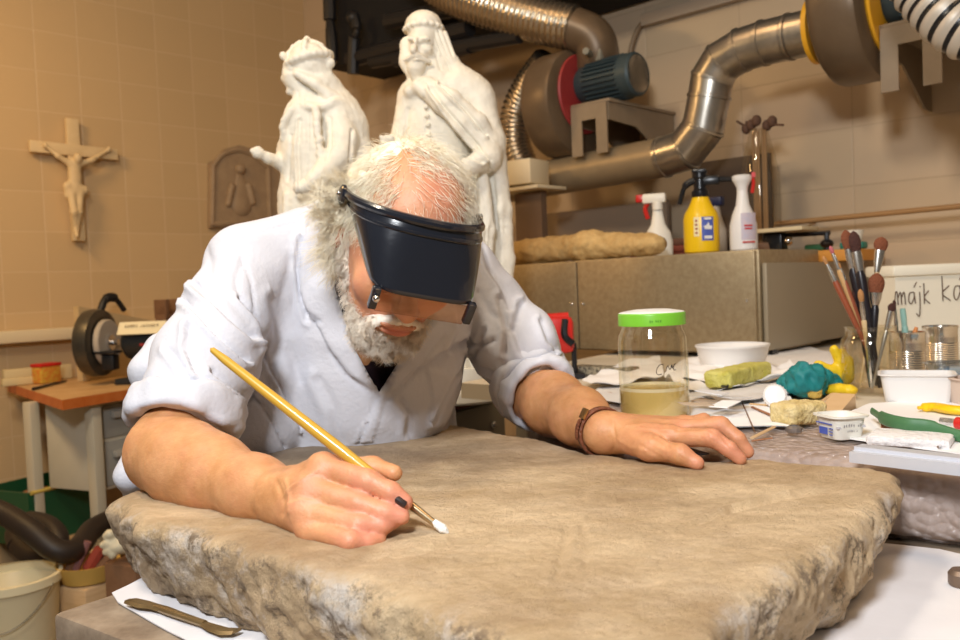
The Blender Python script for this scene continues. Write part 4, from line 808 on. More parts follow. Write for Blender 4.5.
# ------------------------------------------------------------------ work table, stone
ZW = .895
TA = onz(52, 613, ZW); e1 = nrm(onz(111, 593, ZW)-TA); e1 = np.array([.553, .833, 0]); e2 = np.array([.735, -.678, 0]); e1 = nrm(np.array([.678, .735, 0])*.35+e1*.65); e2 = np.array([e1[1], -e1[0], 0])
TB = TA+e1*.70
t = thing('work_table', 'worn brown wooden work table under the big stone slab', 'table', [*(TA+e1*.35+e2*.5)[:2], 0])
def tp(u_, v_, z): return np.array([*(TA+e1*u_+e2*v_)[:2], z])
m = MB(); m.box(tp(.35, .52, ZW-.03), (1.04, .70, .06), e2, bev=.006); m.obj('tabletop', M_table, t)
m = MB(); m.box(tp(.35, .52, ZW-.11), (.92, .58, .10), e2, bev=.004); m.obj('apron', M_table, t)
for a_, b_ in ((.07, .07), (.63, .07), (.63, .97), (.07, .97)):
    m = MB(); m.box(tp(a_, b_, (ZW-.06)/2), (.08, .08, ZW-.06), e2, bev=.006); m.obj('leg', M_table, t)
# white paper under the stone
def sheet(name, pxs, z, mt, label, cat, th=.0012, amp=.0, group=None, n=30, lift=None, fs=14):
    P = np.array([onz(x, y, z)[:2] for x, y in pxs]); lo = P.min(0); hi = P.max(0); bm = bmesh.new(); vs = [bm.verts.new((p[0], p[1], z)) for p in P]; bm.faces.new(vs)
    bmesh.ops.triangulate(bm, faces=bm.faces[:]); 
    k = 0
    while k < 4: bmesh.ops.subdivide_edges(bm, edges=[e for e in bm.edges if e.calc_length() > max(hi-lo)/n], cuts=1); bmesh.ops.triangulate(bm, faces=[f for f in bm.faces if len(f.verts) > 3]); k += 1
    bm.verts.index_update(); V = np.array([v.co[:] for v in bm.verts]); Fc = [[v.index for v in f.verts] for f in bm.faces]; bd = [(e.verts[0].index, e.verts[1].index) for e in bm.edges if e.is_boundary]; bm.free()
    nz = (fbm(V*[fs, fs, 0]+[z*31, 5, 0], 2)+.6).clip(0)*amp; V[:, 2] += nz
    if lift is not None: V[:, 2] += lift(V)
    W = V.copy(); W[:, 2] += th; nn = len(V); cr_ = np.cross(V[Fc[0][1]]-V[Fc[0][0]], V[Fc[0][2]]-V[Fc[0][0]])[2] > 0
    top = [[i+nn for i in (f if cr_ else f[::-1])] for f in Fc]; bot = [(f[::-1] if cr_ else f) for f in Fc]
    o = mkmesh(name, np.concatenate([V, W]), top+bot+[(a, b, b+nn, a+nn) for a, b in bd], mt, smooth=50, loc=[P[:, 0].mean(), P[:, 1].mean(), z])
    return tag(o, label, cat, group)
o = sheet('paper_sheet', [(112, 594), (118, 604), (150, 622), (190, 645), (240, 690), (700, 900), (1100, 720), (975, 559), (940, 551), (893, 546), (700, 530), (200, 560), (142, 580)], ZW+.001, mat('stained_paper', (.70, .68, .69), .65, col2=(.76, .74, .75), nscale=5, bump=.15, bscale=12), 'large white paper sheet spread on the work table beneath the stone slab', 'paper', amp=.002)
# palette knife
t = thing('palette_knife', 'tarnished double-ended modelling spatula lying on white paper, bottom left', 'spatula', onz(180, 616, ZW+.003))
Mbr = mat('tarnished', (.22, .14, .06), .35, .6, col2=(.30, .20, .09), nscale=40)
zk = ZW+.0085
m = MB(); m.tube([onz(x, y, zk) for x, y in ((156, 607), (168, 611), (185, 617), (205, 624))], [.0035, .0042, .0036, .0035], 10, ref=(0, 0, 1)); m.obj('handle', Mbr, t)
def blade(pts, w, nm):
    P = [onz(x, y, zk) for x, y in pts]; d = nrm(P[-1]-P[0]); sd_ = nrm(np.cross(ZU, d)); m = MB(); n = len(P)
    V = []
    for p, ww in zip(P, w): V += [p+sd_*ww-ZU*.001, p-sd_*ww-ZU*.001, p-sd_*ww*.6+ZU*.0015, p+sd_*ww*.6+ZU*.0015]
    Fc = [(4*i+a, 4*i+(a+1) % 4, 4*i+4+(a+1) % 4, 4*i+4+a) for i in range(n-1) for a in range(4)]+[(0, 3, 2, 1), (4*n-4, 4*n-3, 4*n-2, 4*n-1)]
    m.add(V, Fc); m.obj(nm, Mbr, t)
blade([(127, 601), (133, 601), (145, 604), (154, 606), (160, 609)], [.004, .0075, .0085, .006, .0035], 'blade'); blade([(202, 623), (212, 627), (225, 631), (236, 631), (240, 630)], [.0035, .0065, .0075, .006, .002], 'blade')
# the stone slab -----------------------------------------------------------
ZP = .985
outer = [(113, 498), (122, 512), (150, 522), (200, 533), (280, 560), (350, 583), (420, 602), (520, 635), (600, 662), (645, 690), (680, 668), (720, 622), (770, 582), (830, 545), (872, 512), (896, 484), (893, 474), (870, 469), (820, 465), (760, 459), (700, 460), (640, 455), (590, 452), (540, 440), (500, 433), (455, 424), (425, 425), (390, 430), (350, 437), (300, 446), (262, 452), (235, 460), (180, 477), (130, 490)]
P2 = np.array([onz(x, y, ZP)[:2] for x, y in outer]); h = .0032
s = SDF([P2[:, 0].min()-.03, P2[:, 1].min()-.03, ZW-.01], [P2[:, 0].max()+.03, P2[:, 1].max()+.03, ZP+.03], h)
gx, gy = np.meshgrid(s.ax[0], s.ax[1], indexing='ij'); G2 = np.stack([gx.ravel(), gy.ravel()], 1); dd, _ = segdist(G2, [tuple(p) for p in P2], True); dd = np.where(inpoly(G2, [tuple(p) for p in P2]), -dd, dd).reshape(gx.shape)
Zg = s.ax[2][None, None, :]; n2 = fbm(np.c_[G2*9, 0*G2[:, 0]], 3).reshape(gx.shape); n3 = fbm(np.c_[G2*3+4, 0*G2[:, 0]], 2).reshape(gx.shape)
mid = (ZP+ZW+.004)/2; hz = (ZP-ZW-.004)/2
inw = .002+.035*np.clip((ZP-.02-Zg)/.085, 0, 1)**1.3
qx = dd[:, :, None]+inw+.010*n2[:, :, None]+.012; topz = .003*n3[:, :, None]
qz = np.abs(Zg-topz*.8-mid)-hz+.012
s.v = (np.sqrt(np.maximum(qx, 0)**2+np.maximum(qz, 0)**2)+np.minimum(np.maximum(qx, qz), 0)-.012).astype(np.float32)
V, Q = s.mesh(); N = vnormals(V, Q)
side = np.clip(1-N[:, 2], 0, 1)
V = V+N*(fbm(V*14, 5)*.007*side+ridged(V*[22, 22, 26], 4)*.0042*side+ridged(V*75, 3)*.0012*side+fbm(V*28, 4)*.0016+ridged(V*60, 3)*.0005)[:, None]
V = carve(V, N, [([(568, 530), (560, 560), (556, 580)], 3, .0040, 'g'), ([(576, 528), (573, 560)], 2.5, .002, 'r'), ([(584, 528), (588, 548), (585, 566)], 2.5, .0030, 'g'), ([(680, 530), (720, 513), (770, 500), (835, 488)], 2.2, .0045, 'g'), ([(690, 522), (740, 503), (790, 492)], 2.0, .0028, 'r'), ([(454, 536), (458, 534)], 1.8, .003, 'g'), ([(468, 531), (476, 528)], 1.6, .003, 'g'), ([(667, 531), (669, 531)], 2.0, .003, 'g'), ([(730, 526), (734, 525)], 1.6, .003, 'g'), ([(455, 540), (420, 552), (360, 562)], 3, .0018, 'g'),
    ([(590, 480), (640, 478), (700, 482)], 1.5, .0012, 'g'), ([(300, 470), (360, 455), (440, 446)], 4, .002, 'g'), ([(720, 487), (760, 480)], 1.2, .001, 'g')])
V[:, 2] = np.maximum(V[:, 2], ZW+.004)
m_ = bpy.data.materials.new('sandstone'); m_.use_nodes = True; nt = m_.node_tree; p = nt.nodes['Principled BSDF']; p.inputs['Roughness'].default_value = .8
tcn = nt.nodes.new('ShaderNodeTexCoord')
def nz_(sc, det=6, ro=.6, st_=None, off=0):
    n = nt.nodes.new('ShaderNodeTexNoise'); n.inputs['Scale'].default_value = sc; n.inputs['Detail'].default_value = det; n.inputs['Roughness'].default_value = ro
    mp = nt.nodes.new('ShaderNodeMapping'); mp.inputs['Location'].default_value = (off, off, 0); mp.inputs['Rotation'].default_value = (0, 0, .5); mp.inputs['Scale'].default_value = st_ or (1, 1, 1)
    nt.links.new(tcn.outputs['Object'], mp.inputs[0]); nt.links.new(mp.outputs[0], n.inputs['Vector']); return n.outputs['Fac']
def ramp(src, a, b, c0=(0, 0, 0), c1=(1, 1, 1)):
    r = nt.nodes.new('ShaderNodeValToRGB'); r.color_ramp.elements[0].position = a; r.color_ramp.elements[1].position = b; r.color_ramp.elements[0].color = (*c0, 1); r.color_ramp.elements[1].color = (*c1, 1); nt.links.new(src, r.inputs[0]); return r.outputs[0]
def mixc(f, a, b):
    mx = nt.nodes.new('ShaderNodeMix'); mx.data_type = 'RGBA'; nt.links.new(f, mx.inputs[0])
    for v, i in ((a, 6), (b, 7)):
        if isinstance(v, tuple): mx.inputs[i].default_value = (*v, 1)
        else: nt.links.new(v, mx.inputs[i])
    return mx.outputs[2]
base_ = ramp(nz_(7, 10, .72, (1, 1.9, 1)), .32, .66, (.50, .33, .16), (.88, .67, .42))
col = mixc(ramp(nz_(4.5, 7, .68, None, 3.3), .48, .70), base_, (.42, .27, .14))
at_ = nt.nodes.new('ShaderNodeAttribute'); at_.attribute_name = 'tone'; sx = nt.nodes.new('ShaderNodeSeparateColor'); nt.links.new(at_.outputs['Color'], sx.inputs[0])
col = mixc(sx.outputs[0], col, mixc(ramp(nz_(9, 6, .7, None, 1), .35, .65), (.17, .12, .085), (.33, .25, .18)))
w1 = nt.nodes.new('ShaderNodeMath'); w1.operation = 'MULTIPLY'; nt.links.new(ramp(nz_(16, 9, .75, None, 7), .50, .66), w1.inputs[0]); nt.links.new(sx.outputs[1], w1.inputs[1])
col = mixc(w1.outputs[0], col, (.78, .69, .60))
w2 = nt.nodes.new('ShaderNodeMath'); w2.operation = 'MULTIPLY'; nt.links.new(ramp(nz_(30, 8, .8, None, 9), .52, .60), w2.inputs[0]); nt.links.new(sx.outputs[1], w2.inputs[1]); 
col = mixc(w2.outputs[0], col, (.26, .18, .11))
nt.links.new(col, p.inputs['Base Color'])
bp_ = nt.nodes.new('ShaderNodeBump'); bp_.inputs['Strength'].default_value = .9; bp_.inputs['Distance'].default_value = .011; nt.links.new(nz_(70, 10, .75), bp_.inputs['Height']); nt.links.new(bp_.outputs[0], p.inputs['Normal'])
# mineral zones fixed to the stone: greyer brown at the far left, rough pale broken faces
pl = onz(200, 500, ZP); pr = onz(430, 470, ZP)
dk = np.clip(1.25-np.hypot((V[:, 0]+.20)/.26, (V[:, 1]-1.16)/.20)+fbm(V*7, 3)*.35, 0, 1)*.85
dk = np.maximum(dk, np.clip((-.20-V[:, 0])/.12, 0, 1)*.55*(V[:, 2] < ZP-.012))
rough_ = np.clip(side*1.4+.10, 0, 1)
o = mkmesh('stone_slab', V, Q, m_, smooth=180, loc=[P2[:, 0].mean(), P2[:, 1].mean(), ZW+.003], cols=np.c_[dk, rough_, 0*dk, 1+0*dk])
tag(o, 'big rough sandstone slab on the work table, being brushed by the man', 'stone slab')
# ------------------------------------------------------------------ bubble-wrapped block on the right
ZT = .985
side_pts = [rm(3.05, 1.505, 0), rm(4.8, 1.505, 0), rm(4.8, 1.87, 0), rm(3.05, 1.87, 0)][::-1]
t = thing('side_table', 'dark low side table carrying the bubble-wrapped block', 'table', rm(3.9, 1.7, 0))
polyp('tabletop', side_pts, ZW-.004, .05, M_dark, t)
for a_, b_ in ((3.1, 1.55), (4.75, 1.55), (4.75, 1.82), (3.12, 1.82)): m = MB(); m.box(rm(a_, b_, .42), (.05, .05, .84), A); m.obj('leg', M_dark, t)
s = SDF(rm(3.0, 1.9, .88).clip(-9, 9)*0+np.array([-.1, .2, .885]), [1.75, 2.0, ZT+.03], .005)
cxy = rm(3.86, 1.695, 0); s.box([cxy[0], cxy[1], (ZT-.003+ZW+.002)/2], (.78, .195, (ZT-ZW-.005)/2), np.array([A, np.cross(ZU, A), ZU]), rr=.022)
V, Q = s.mesh(); N = vnormals(V, Q); V0 = V+N*(fbm(V*9, 4)*.009*np.clip(1.15-N[:, 2], .12, 1))[:, None]; V0[:, 2] = np.clip(V0[:, 2], ZW-.003, ZT-.001)
t = thing('wrapped_block', 'stone block wrapped in bubble wrap under the tools at right', 'stone block', [cxy[0], cxy[1], ZW-.003])
mkmesh('stone', V0, Q, mat('rough_block', (.36, .25, .19), .8, col2=(.50, .38, .30), nscale=9, ndet=8, bump=.4, bscale=30), smooth=180, parent=t)
bw = bpy.data.materials.new('bubble_wrap'); bw.use_nodes = True; nt = bw.node_tree; p = nt.nodes['Principled BSDF']; p.inputs['Base Color'].default_value = (.62, .53, .50, 1); p.inputs['Roughness'].default_value = .10
nt.nodes.remove(nt.nodes['Material Output']); om = nt.nodes.new('ShaderNodeOutputMaterial'); tr = nt.nodes.new('ShaderNodeBsdfTransparent'); mx = nt.nodes.new('ShaderNodeMixShader'); mx.inputs[0].default_value = .34
tcn = nt.nodes.new('ShaderNodeTexCoord'); vo = nt.nodes.new('ShaderNodeTexVoronoi'); vo.inputs['Scale'].default_value = 95; vo.feature = 'F1'
nt.links.new(tcn.outputs['Object'], vo.inputs['Vector']); b_ = nt.nodes.new('ShaderNodeBump'); b_.invert = True; b_.inputs['Strength'].default_value = 1; b_.inputs['Distance'].default_value = .011
nt.links.new(vo.outputs['Distance'], b_.inputs['Height'])
n_ = nt.nodes.new('ShaderNodeTexNoise'); n_.inputs['Scale'].default_value = 14; n_.inputs['Detail'].default_value = 4; nt.links.new(tcn.outputs['Object'], n_.inputs['Vector']); b2 = nt.nodes.new('ShaderNodeBump'); b2.inputs['Strength'].default_value = .8; b2.inputs['Distance'].default_value = .01; nt.links.new(n_.outputs['Fac'], b2.inputs['Height']); nt.links.new(b2.outputs[0], b_.inputs['Normal']); nt.links.new(b_.outputs[0], p.inputs['Normal'])
nt.links.new(tr.outputs[0], mx.inputs[1]); nt.links.new(p.outputs[0], mx.inputs[2]); nt.links.new(mx.outputs[0], om.inputs[0])
V1 = V+N*(.0035+fbm(V*9, 4)*.009*np.clip(1.15-N[:, 2], .12, 1)+.003*np.abs(noise(V*30)))[:, None]; V1[:, 2] = np.clip(V1[:, 2], ZW-.003, ZT+.003)
mkmesh('bubble_wrap', V1, Q, bw, smooth=180, parent=t)
# ------------------------------------------------------------------ the man
v3 = lambda *a: np.array(a, float)
S = nrm(v3(.90, .36, -.20)); Fd = v3(.106, -.84, -.53); Fd = nrm(Fd-(Fd@S)*S); U = np.cross(Fd, S)*-1.
if U[2] < 0: U = -U
HC = at(401, 239, 1.10); HM = np.array([S, Fd, U])
def hl(a, b, c): return HC+a*S+b*Fd+c*U
S1 = at(253, 268, 1.22); E1 = at(164, 455, .99); W1 = at(284, 498, .835)
S2 = at(462, 277, 1.40); E2 = at(530, 391, 1.335); W2 = at(604, 433, 1.090)
N0 = at(362, 262, 1.29)
s = SDF([-.56, .62, .70], [.36, 1.62, 1.47], .0022)
# torso under the clothes, neck
chest = v3(-.17, 1.33, 1.17); pel = v3(-.20, 1.47, .93)
s.cap(chest, pel, .125, .115, .03, flat=S, fr=1.15); s.cap(N0, hl(0, -.03, -.05), .062, .056, .03); s.cap(N0+v3(0, .02, 0), chest, .07, .12, .04)
s.chain([N0, S1+v3(.03, 0, .0)], [.05, .034], .02); s.chain([N0, S2+v3(-.03, 0, 0)], [.05, .034], .02)
# head
s.ell(hl(0, -.012, .035), (.074, .097, .084), HM, k=.01); s.ell(hl(0, .032, -.03), (.060, .066, .080), HM, k=.03)
s.cap(hl(0, .068, -.092), hl(0, .02, -.08), .024, .035, .02); s.cap(hl(.045, .0, -.055), hl(.018, .06, -.092), .02, .018, .02); s.cap(hl(-.045, .0, -.055), hl(-.018, .06, -.092), .02, .018, .02)
s.cap(hl(0, .094, .004), hl(0, .116, -.036), .008, .011, .008); s.ell(hl(.010, .106, -.038), (.008, .010, .007), HM, k=.006); s.ell(hl(-.010, .106, -.038), (.008, .010, .007), HM, k=.006)
s.ell(hl(0, .098, -.064), (.024, .010, .006), HM, k=.003); s.ell(hl(0, .095, -.074), (.020, .010, .0065), HM, k=.003)
s.cap(hl(-.03, .088, .018), hl(.03, .088, .018), .010, .010, .012)
for sg in (-1, 1):
    s.ell(hl(sg*.030, .084, -.002), (.016, .012, .012), HM, k=.004, mode='s'); s.ell(hl(sg*.030, .074, -.003), (.0125, .0125, .0125), HM, k=.003)
    s.ell(hl(sg*.038, .070, -.030), (.022, .018, .02), HM, k=.02)
    s.ell(hl(sg*.077, -.008, -.008), (.009, .020, .030), HM, k=.005); s.ell(hl(sg*.084, -.004, -.004), (.006, .010, .018), HM, k=.004, mode='s')
# arms
s.chain([S1, at(222, 330, 1.14), at(200, 380, 1.07), E1], [.034, .036, .040, .038], .02)
m1 = at(212, 474, .925); dn = ZU
s.chain([E1+v3(.0, 0, .004), at(185, 463, .955), m1, at(255, 489, .865), W1], [.0410, .0440, .0400, .0310, .0265], .02); s.ell(E1+v3(-.006, .006, -.012), (.026, .026, .024), k=.02)
s.chain([S2, at(490, 315, 1.385), at(510, 350, 1.355), E2], [.034, .036, .040, .044], .02)
s.chain([E2, at(554, 404, 1.26), at(580, 417, 1.17), W2], [.040, .044, .037, .0275], .02)
# right hand, palm turned down-left, closed round the brush
K1 = [at(323, 468, .790), at(308, 489, .780), at(303, 510, .770), at(311, 529, .762)]
for k_, (kp_, r_) in enumerate(zip(K1, (.0135, .0135, .0125, .0115))): s.cap(W1+(kp_-W1)*.12, kp_, .0225, r_, .012)
s.cap(K1[0], K1[3], .0115, .0105, .010)
hn = []   # points kept for knuckle tone
def fingers(L_):
    allp = np.concatenate([np.array(P) for P, R in L_]); g = np.floor((allp.min(0)-.035-s.lo)/s.h).astype(int); n_ = np.ceil((allp.max(0)+.035-s.lo)/s.h).astype(int)+1
    tot = None
    for P, R in L_:
        q = SDF(s.lo+g*s.h, s.lo+(n_-1)*s.h, s.h); q.n = n_-g; q.ax = [s.ax[k_][g[k_]:n_[k_]] for k_ in range(3)]; q.v = np.full(q.n, .3, np.float32)
        q.chain(P, R, .004); kk_ = .0013; hh_ = None if tot is None else np.clip(.5+.5*(tot-q.v)/kk_, 0, 1); tot = q.v if tot is None else tot*(1-hh_)+q.v*hh_-kk_*hh_*(1-hh_); hn.extend(P[:-1])
    sl = tuple(slice(g[k_], n_[k_]) for k_ in range(3)); v = s.v[sl]; k = .006; h_ = np.clip(.5+.5*(v-tot)/k, 0, 1); s.v[sl] = v*(1-h_)+tot*h_-k*h_*(1-h_)
FL = []
def finger(P, R): FL.append((P, [r*.95 for r in R]))
finger([K1[0], at(368, 481, .764), at(391, 492, .757), at(405, 502, .756)], [.0128, .0108, .0092, .0078])
finger([K1[1], at(359, 504, .755), at(386, 513, .749), at(402, 517, .749)], [.0126, .0106, .0090, .0076])
finger([K1[2], at(359, 525, .744), at(382, 525, .747), at(394, 521, .752)], [.0120, .0100, .0086, .0074])
finger([K1[3], at(350, 541, .728), at(368, 543, .735), at(379, 540, .742)], [.0108, .0088, .0078, .0068])
fingers(FL); FL.clear()
s.chain([at(292, 486, .835), at(335, 470, .815), at(372, 468, .796), at(394, 473, .782)], [.018, .0135, .0100, .0078], .006)
s.cap(at(300, 495, .81), at(335, 482, .795), .018, .014, .012)
# left hand resting on the stone
K2 = [at(670, 437, 1.033), at(682, 430, 1.054), at(687, 426, 1.080), at(683, 425, 1.102)]
for kp_, r_ in zip(K2, (.0130, .0125, .0120, .0110)): s.cap(W2+(kp_-W2)*.15, kp_, .0205, r_, .010)
s.cap(K2[0], K2[3], .011, .0095, .010)
s2n = len(hn)
finger([K2[0], at(712, 438, 1.000), at(729, 449, .992), at(740, 459, .989)], [.0128, .0110, .0094, .0080])
finger([K2[1], at(721, 425, 1.033), at(738, 439, 1.022), at(748, 452, 1.018)], [.0125, .0108, .0092, .0078])
finger([K2[2], at(716, 424, 1.070), at(731, 434, 1.062), at(739, 445, 1.058)], [.0118, .0098, .0086, .0074])
finger([K2[3], at(704, 420, 1.105), at(716, 430, 1.095), at(724, 439, 1.090)], [.0105, .0088, .0078, .0068])
fingers(FL)
s.chain([at(622, 436, 1.075), at(650, 448, 1.02), at(680, 454, .985), at(697, 463, .974)], [.0205, .0148, .0108, .0084], .008)
V, Q = s.mesh(); V = relax(V, Q, 1, .4); N = vnormals(V, Q)
V = carve(V, N, [
    ([(328, 478), (345, 489), (372, 499), (398, 510)], 1.6, .0, 'g'), ([(372, 470), (386, 478)], 1.2, .001, 'g'), ([(676, 430), (706, 428), (722, 436), (735, 452)], 1.2, .0015, 'g'),
    ([(384, 487), (387, 482)], 1, .0007, 'g'), ([(365, 476), (368, 486)], 1, .0006, 'g'), ([(357, 499), (360, 509)], 1, .0006, 'g'), ([(355, 520), (358, 531)], 1, .0006, 'g'), ([(362, 498), (364, 508)], 1, .0006, 'g'), ([(380, 508), (381, 517)], 1, .0006, 'g'),
    ([(283, 497), (292, 487), (302, 480), (318, 470)], 1.4, .0016, 'r'), ([(288, 505), (300, 500), (330, 503)], 1.4, .0010, 'r'), ([(277, 482), (284, 500), (282, 515)], 2.2, .0016, 'g'), ([(285, 480), (290, 496), (288, 512)], 1.6, .0012, 'r'),
    ([(640, 428), (660, 430), (675, 430)], 1.6, .0012, 'r'), ([(655, 437), (664, 443), (668, 446)], 1.4, .0014, 'g'), ([(650, 441), (660, 436)], 1.2, .0010, 'r'), ([(668, 441), (676, 444)], 1.2, .001, 'g'), ([(625, 426), (645, 424), (668, 425)], 1.5, .0009, 'r'), ([(618, 440), (630, 447), (645, 450)], 1.5, .0009, 'r'), ([(640, 445), (652, 452), (662, 458)], 1.3, .0008, 'g'), ([(655, 446), (668, 452)], 1.2, .0007, 'r'), ([(678, 452), (679, 460)], .9, .0006, 'g'), ([(706, 431), (709, 440)], .9, .0005, 'g'), ([(612, 418), (616, 440), (612, 452)], 1.6, .0010, 'g'), ([(726, 444), (731, 440)], .9, .0005, 'g'),
    ([(712, 430), (714, 441)], 1, .0006, 'g'), ([(720, 416), (724, 426)], 1, .0006, 'g'), ([(680, 448), (682, 459)], 1, .0006, 'g'),
    ([(393, 268), (402, 270)], 1, .0005, 'g')], ymax=1.2)
V = V+N*(fbm(V*90, 3)*.00035)[:, None]
# tone: r = redness, g = lips, b = dirty nails
P = proj(V); red = np.zeros(len(V)); 
for p in hn: red += np.exp(-(np.linalg.norm(V-p, axis=1)/.013)**2)*.5
for p in (at(405, 502, .756), at(402, 517, .749), at(740, 459, .989), at(748, 452, 1.018), at(697, 463, .974)): red += np.exp(-(np.linalg.norm(V-p, axis=1)/.012)**2)*.7
Lh = (V-HC)@HM.T
red += np.exp(-((Lh[:, 0]-.01)/.06)**2-((Lh[:, 1]-.05)/.05)**2)*(Lh[:, 2] > .02)*.75+(np.abs(Lh[:, 2]+.02) < .06)*(Lh[:, 1] > .0)*(np.linalg.norm(Lh, axis=1) < .16)*.45
hd_ = np.maximum(np.exp(-(np.linalg.norm(V-at(350, 505, .76), axis=1)/.065)**4), np.exp(-(np.linalg.norm(V-at(690, 440, 1.03), axis=1)/.085)**4)); red += hd_*.22
red = np.clip(red+fbm(V*35, 3)*.25, 0, 1)
lips = .75*np.exp(-(Lh[:, 0]/.017)**4-((Lh[:, 2]+.071)/.008)**4)*(Lh[:, 1] > .085)
nail = np.exp(-(np.linalg.norm(V-at(404, 501, .748), axis=1)/.0036)**2)*0.
skin = bpy.data.materials.new('skin'); skin.use_nodes = True; nt = skin.node_tree; p = nt.nodes['Principled BSDF']; p.inputs['Roughness'].default_value = .48
p.inputs['Subsurface Weight'].default_value = .12; p.inputs['Subsurface Radius'].default_value = (1, .35, .2); p.inputs['Subsurface Scale'].default_value = .006
tcn = nt.nodes.new('ShaderNodeTexCoord'); at_ = nt.nodes.new('ShaderNodeAttribute'); at_.attribute_name = 'tone'; sx = nt.nodes.new('ShaderNodeSeparateColor'); nt.links.new(at_.outputs['Color'], sx.inputs[0])
c = ramp(nz_(45, 6, .65), .3, .7, (.50, .225, .085), (.66, .33, .15)); c = mixc(sx.outputs[0], c, (.66, .26, .165)); c = mixc(sx.outputs[1], c, (.52, .13, .10)); c = mixc(sx.outputs[2], c, (.05, .03, .025)); nt.links.new(c, p.inputs['Base Color'])
b_ = nt.nodes.new('ShaderNodeBump'); b_.inputs['Strength'].default_value = .35; b_.inputs['Distance'].default_value = .0015; nt.links.new(nz_(380, 4, .6), b_.inputs['Height']); nt.links.new(b_.outputs[0], p.inputs['Normal'])
root = v3(-.2, 1.45, 0)
man = mkmesh('person', V, Q, skin, smooth=180, loc=root, cols=np.c_[red, lips, nail, 1+0*red])
tag(man, 'white-bearded man in a white coat bending over the stone slab, brushing it', 'person')
# nails -------------------------------------------------------------------
Mnail = mat('nail', (.72, .48, .38), .3)
def nail_(tip, prev, up, w, nm='fingernail', mt=None):
    d = nrm(tip-prev); n_ = nrm(up-(up@d)*d); sd_ = np.cross(d, n_); c = tip-d*.001+n_*.0072
    V_ = []
    for i in range(6):
        a = -1+2*i/5
        for j in range(5): b = -1+2*j/4; V_.append(c+sd_*a*w+d*b*.0055*(1-.25*a*a)-n_*(.0028*a*a+.0012*max(b, 0)**2))
    Fq = [(i*5+j, i*5+j+1, (i+1)*5+j+1, (i+1)*5+j) for i in range(5) for j in range(4)]
    mkmesh(nm, V_, Fq, mt or Mnail, parent=man, smooth=180)
nail_(at(402.5, 502.5, .752), at(391, 494, .754), nrm(v3(-.1, -.9, .25)), .0032, mt=mat('stained_nail', (.03, .02, .02), .35))
nail_(at(740, 459, .989), at(729, 449, .992), nrm(v3(.4, -.45, .8)), .0055); nail_(at(748, 452, 1.018), at(738, 439, 1.022), nrm(v3(.5, -.2, .85)), .0052); nail_(at(697, 463, .974), at(680, 454, .985), nrm(v3(.1, -.5, .8)), .006)
# hair ---------------------------------------------------------------------
Mhair = mat('white_hair', (.84, .72, .50), .5, col2=(.95, .89, .74), nscale=80); Mbeard = mat('beard_hair', (.78, .66, .52), .6, col2=(.92, .86, .76), nscale=90)
rg = np.random.default_rng(5)
Ls = Lh; Nl = N@HM.T; isH = (np.linalg.norm(Lh-[0, 0, -.01], axis=1) < .155)
r_ = Lh-[0, -.012, .035]
theta = np.arctan2(r_[:, 1], np.abs(r_[:, 0]))           # 0 = side, pi/2 = front
bald = np.exp(-((Lh[:, 0]-.008)/.052)**4-((Lh[:, 1]-.06)/.055)**4)
scalp = isH & (Lh[:, 2] > -.05) & (Lh[:, 1] < .07) & ~((Lh[:, 1] > .035) & (Lh[:, 2] < .04))
wt = np.where(scalp, np.clip(1-bald*.93, .0, 1), 0); wt[(Lh[:, 1] > .01) & (Lh[:, 2] < .02)] = 0
def pick(w, n): i = rg.choice(len(V), n, p=w/w.sum()); return i
i = pick(wt, 15000); crown = np.array([0, -.05, .11])
flow = np.c_[.55*np.sign(Lh[i, 0]+.03)+.3*np.sin(Lh[i, 1]*60), .55-np.abs(Lh[i, 0])*9, -.25-np.abs(Lh[i, 0])*8]
tang = flow-(flow*Nl[i]).sum(1)[:, None]*Nl[i]; D = (tang*1.0+Nl[i]*.07+rg.normal(size=(len(i), 3))*.13)@HM
side_ = (np.abs(Lh[i, 0]) > .05) & (Lh[i, 2] < .05); Ln = np.where(side_, rg.uniform(.03, .055, len(i)), rg.uniform(.022, .045, len(i)))
V1_, F1_ = strands(V[i]-N[i]*.001, D, Ln, .00036, 6, .0065, .35, 11, lock=((Lh[i]*[70, 70, 70]).round()@[1, 37, 1369]).astype(int) % 400)
# full curly tuft beside the visor strap and a smaller one on the other side
tl = []; td_ = []
for (cx0, n_, sc_) in (((-.087, -.024, .020), 1600, .72), ((.080, -.02, .0), 700, .6)):
    q = rg.normal(size=(n_, 3)); q /= np.linalg.norm(q, axis=1)[:, None]; q[:, 1] *= .9
    tl.append(np.array(cx0)+q*[.018*sc_, .038*sc_, .036*sc_]*rg.uniform(.5, 1, (n_, 1))); td_.append(q*[1, .8, .9]+[np.sign(cx0[0])*.4, -.3, -.2])
tl = np.concatenate(tl)@HM+HC; td_ = np.concatenate(td_)@HM
lk = rg.integers(0, 90, len(tl)); lc_ = np.array([tl[lk == k_].mean(0) if (lk == k_).any() else HC for k_ in range(90)])
anc = tl[rg.integers(0, len(tl), 90)]; lk = np.argmin(((tl[:, None, :]-anc[None])**2).sum(2), 1); td_ = (anc[lk]-(np.array([-.080, -.022, .012])@HM+HC))*22+td_*.35+S*-.2*(lk[:, None] > -1); tl = anc[lk]*.45+tl*.55
V2_, F2_ = strands(tl, td_, rg.uniform(.016, .026, len(tl)), .00045, 6, .011, .6, 12, lock=lk)
s = SDF(HC-.2, HC+.2, .003)
s.ell(hl(-.084, -.024, .010), (.018, .032, .030), HM, k=.01); s.ell(hl(.078, -.022, -.002), (.014, .032, .034), HM, k=.01); s.ell(hl(0, -.045, .02), (.077, .073, .070), HM, k=.02)
s.ell(hl(0, -.02, .037), (.0735, .078, .081), HM, k=.01); s.ell(hl(0, .06, .085), (.060, .062, .07), HM, k=.02, mode='s')
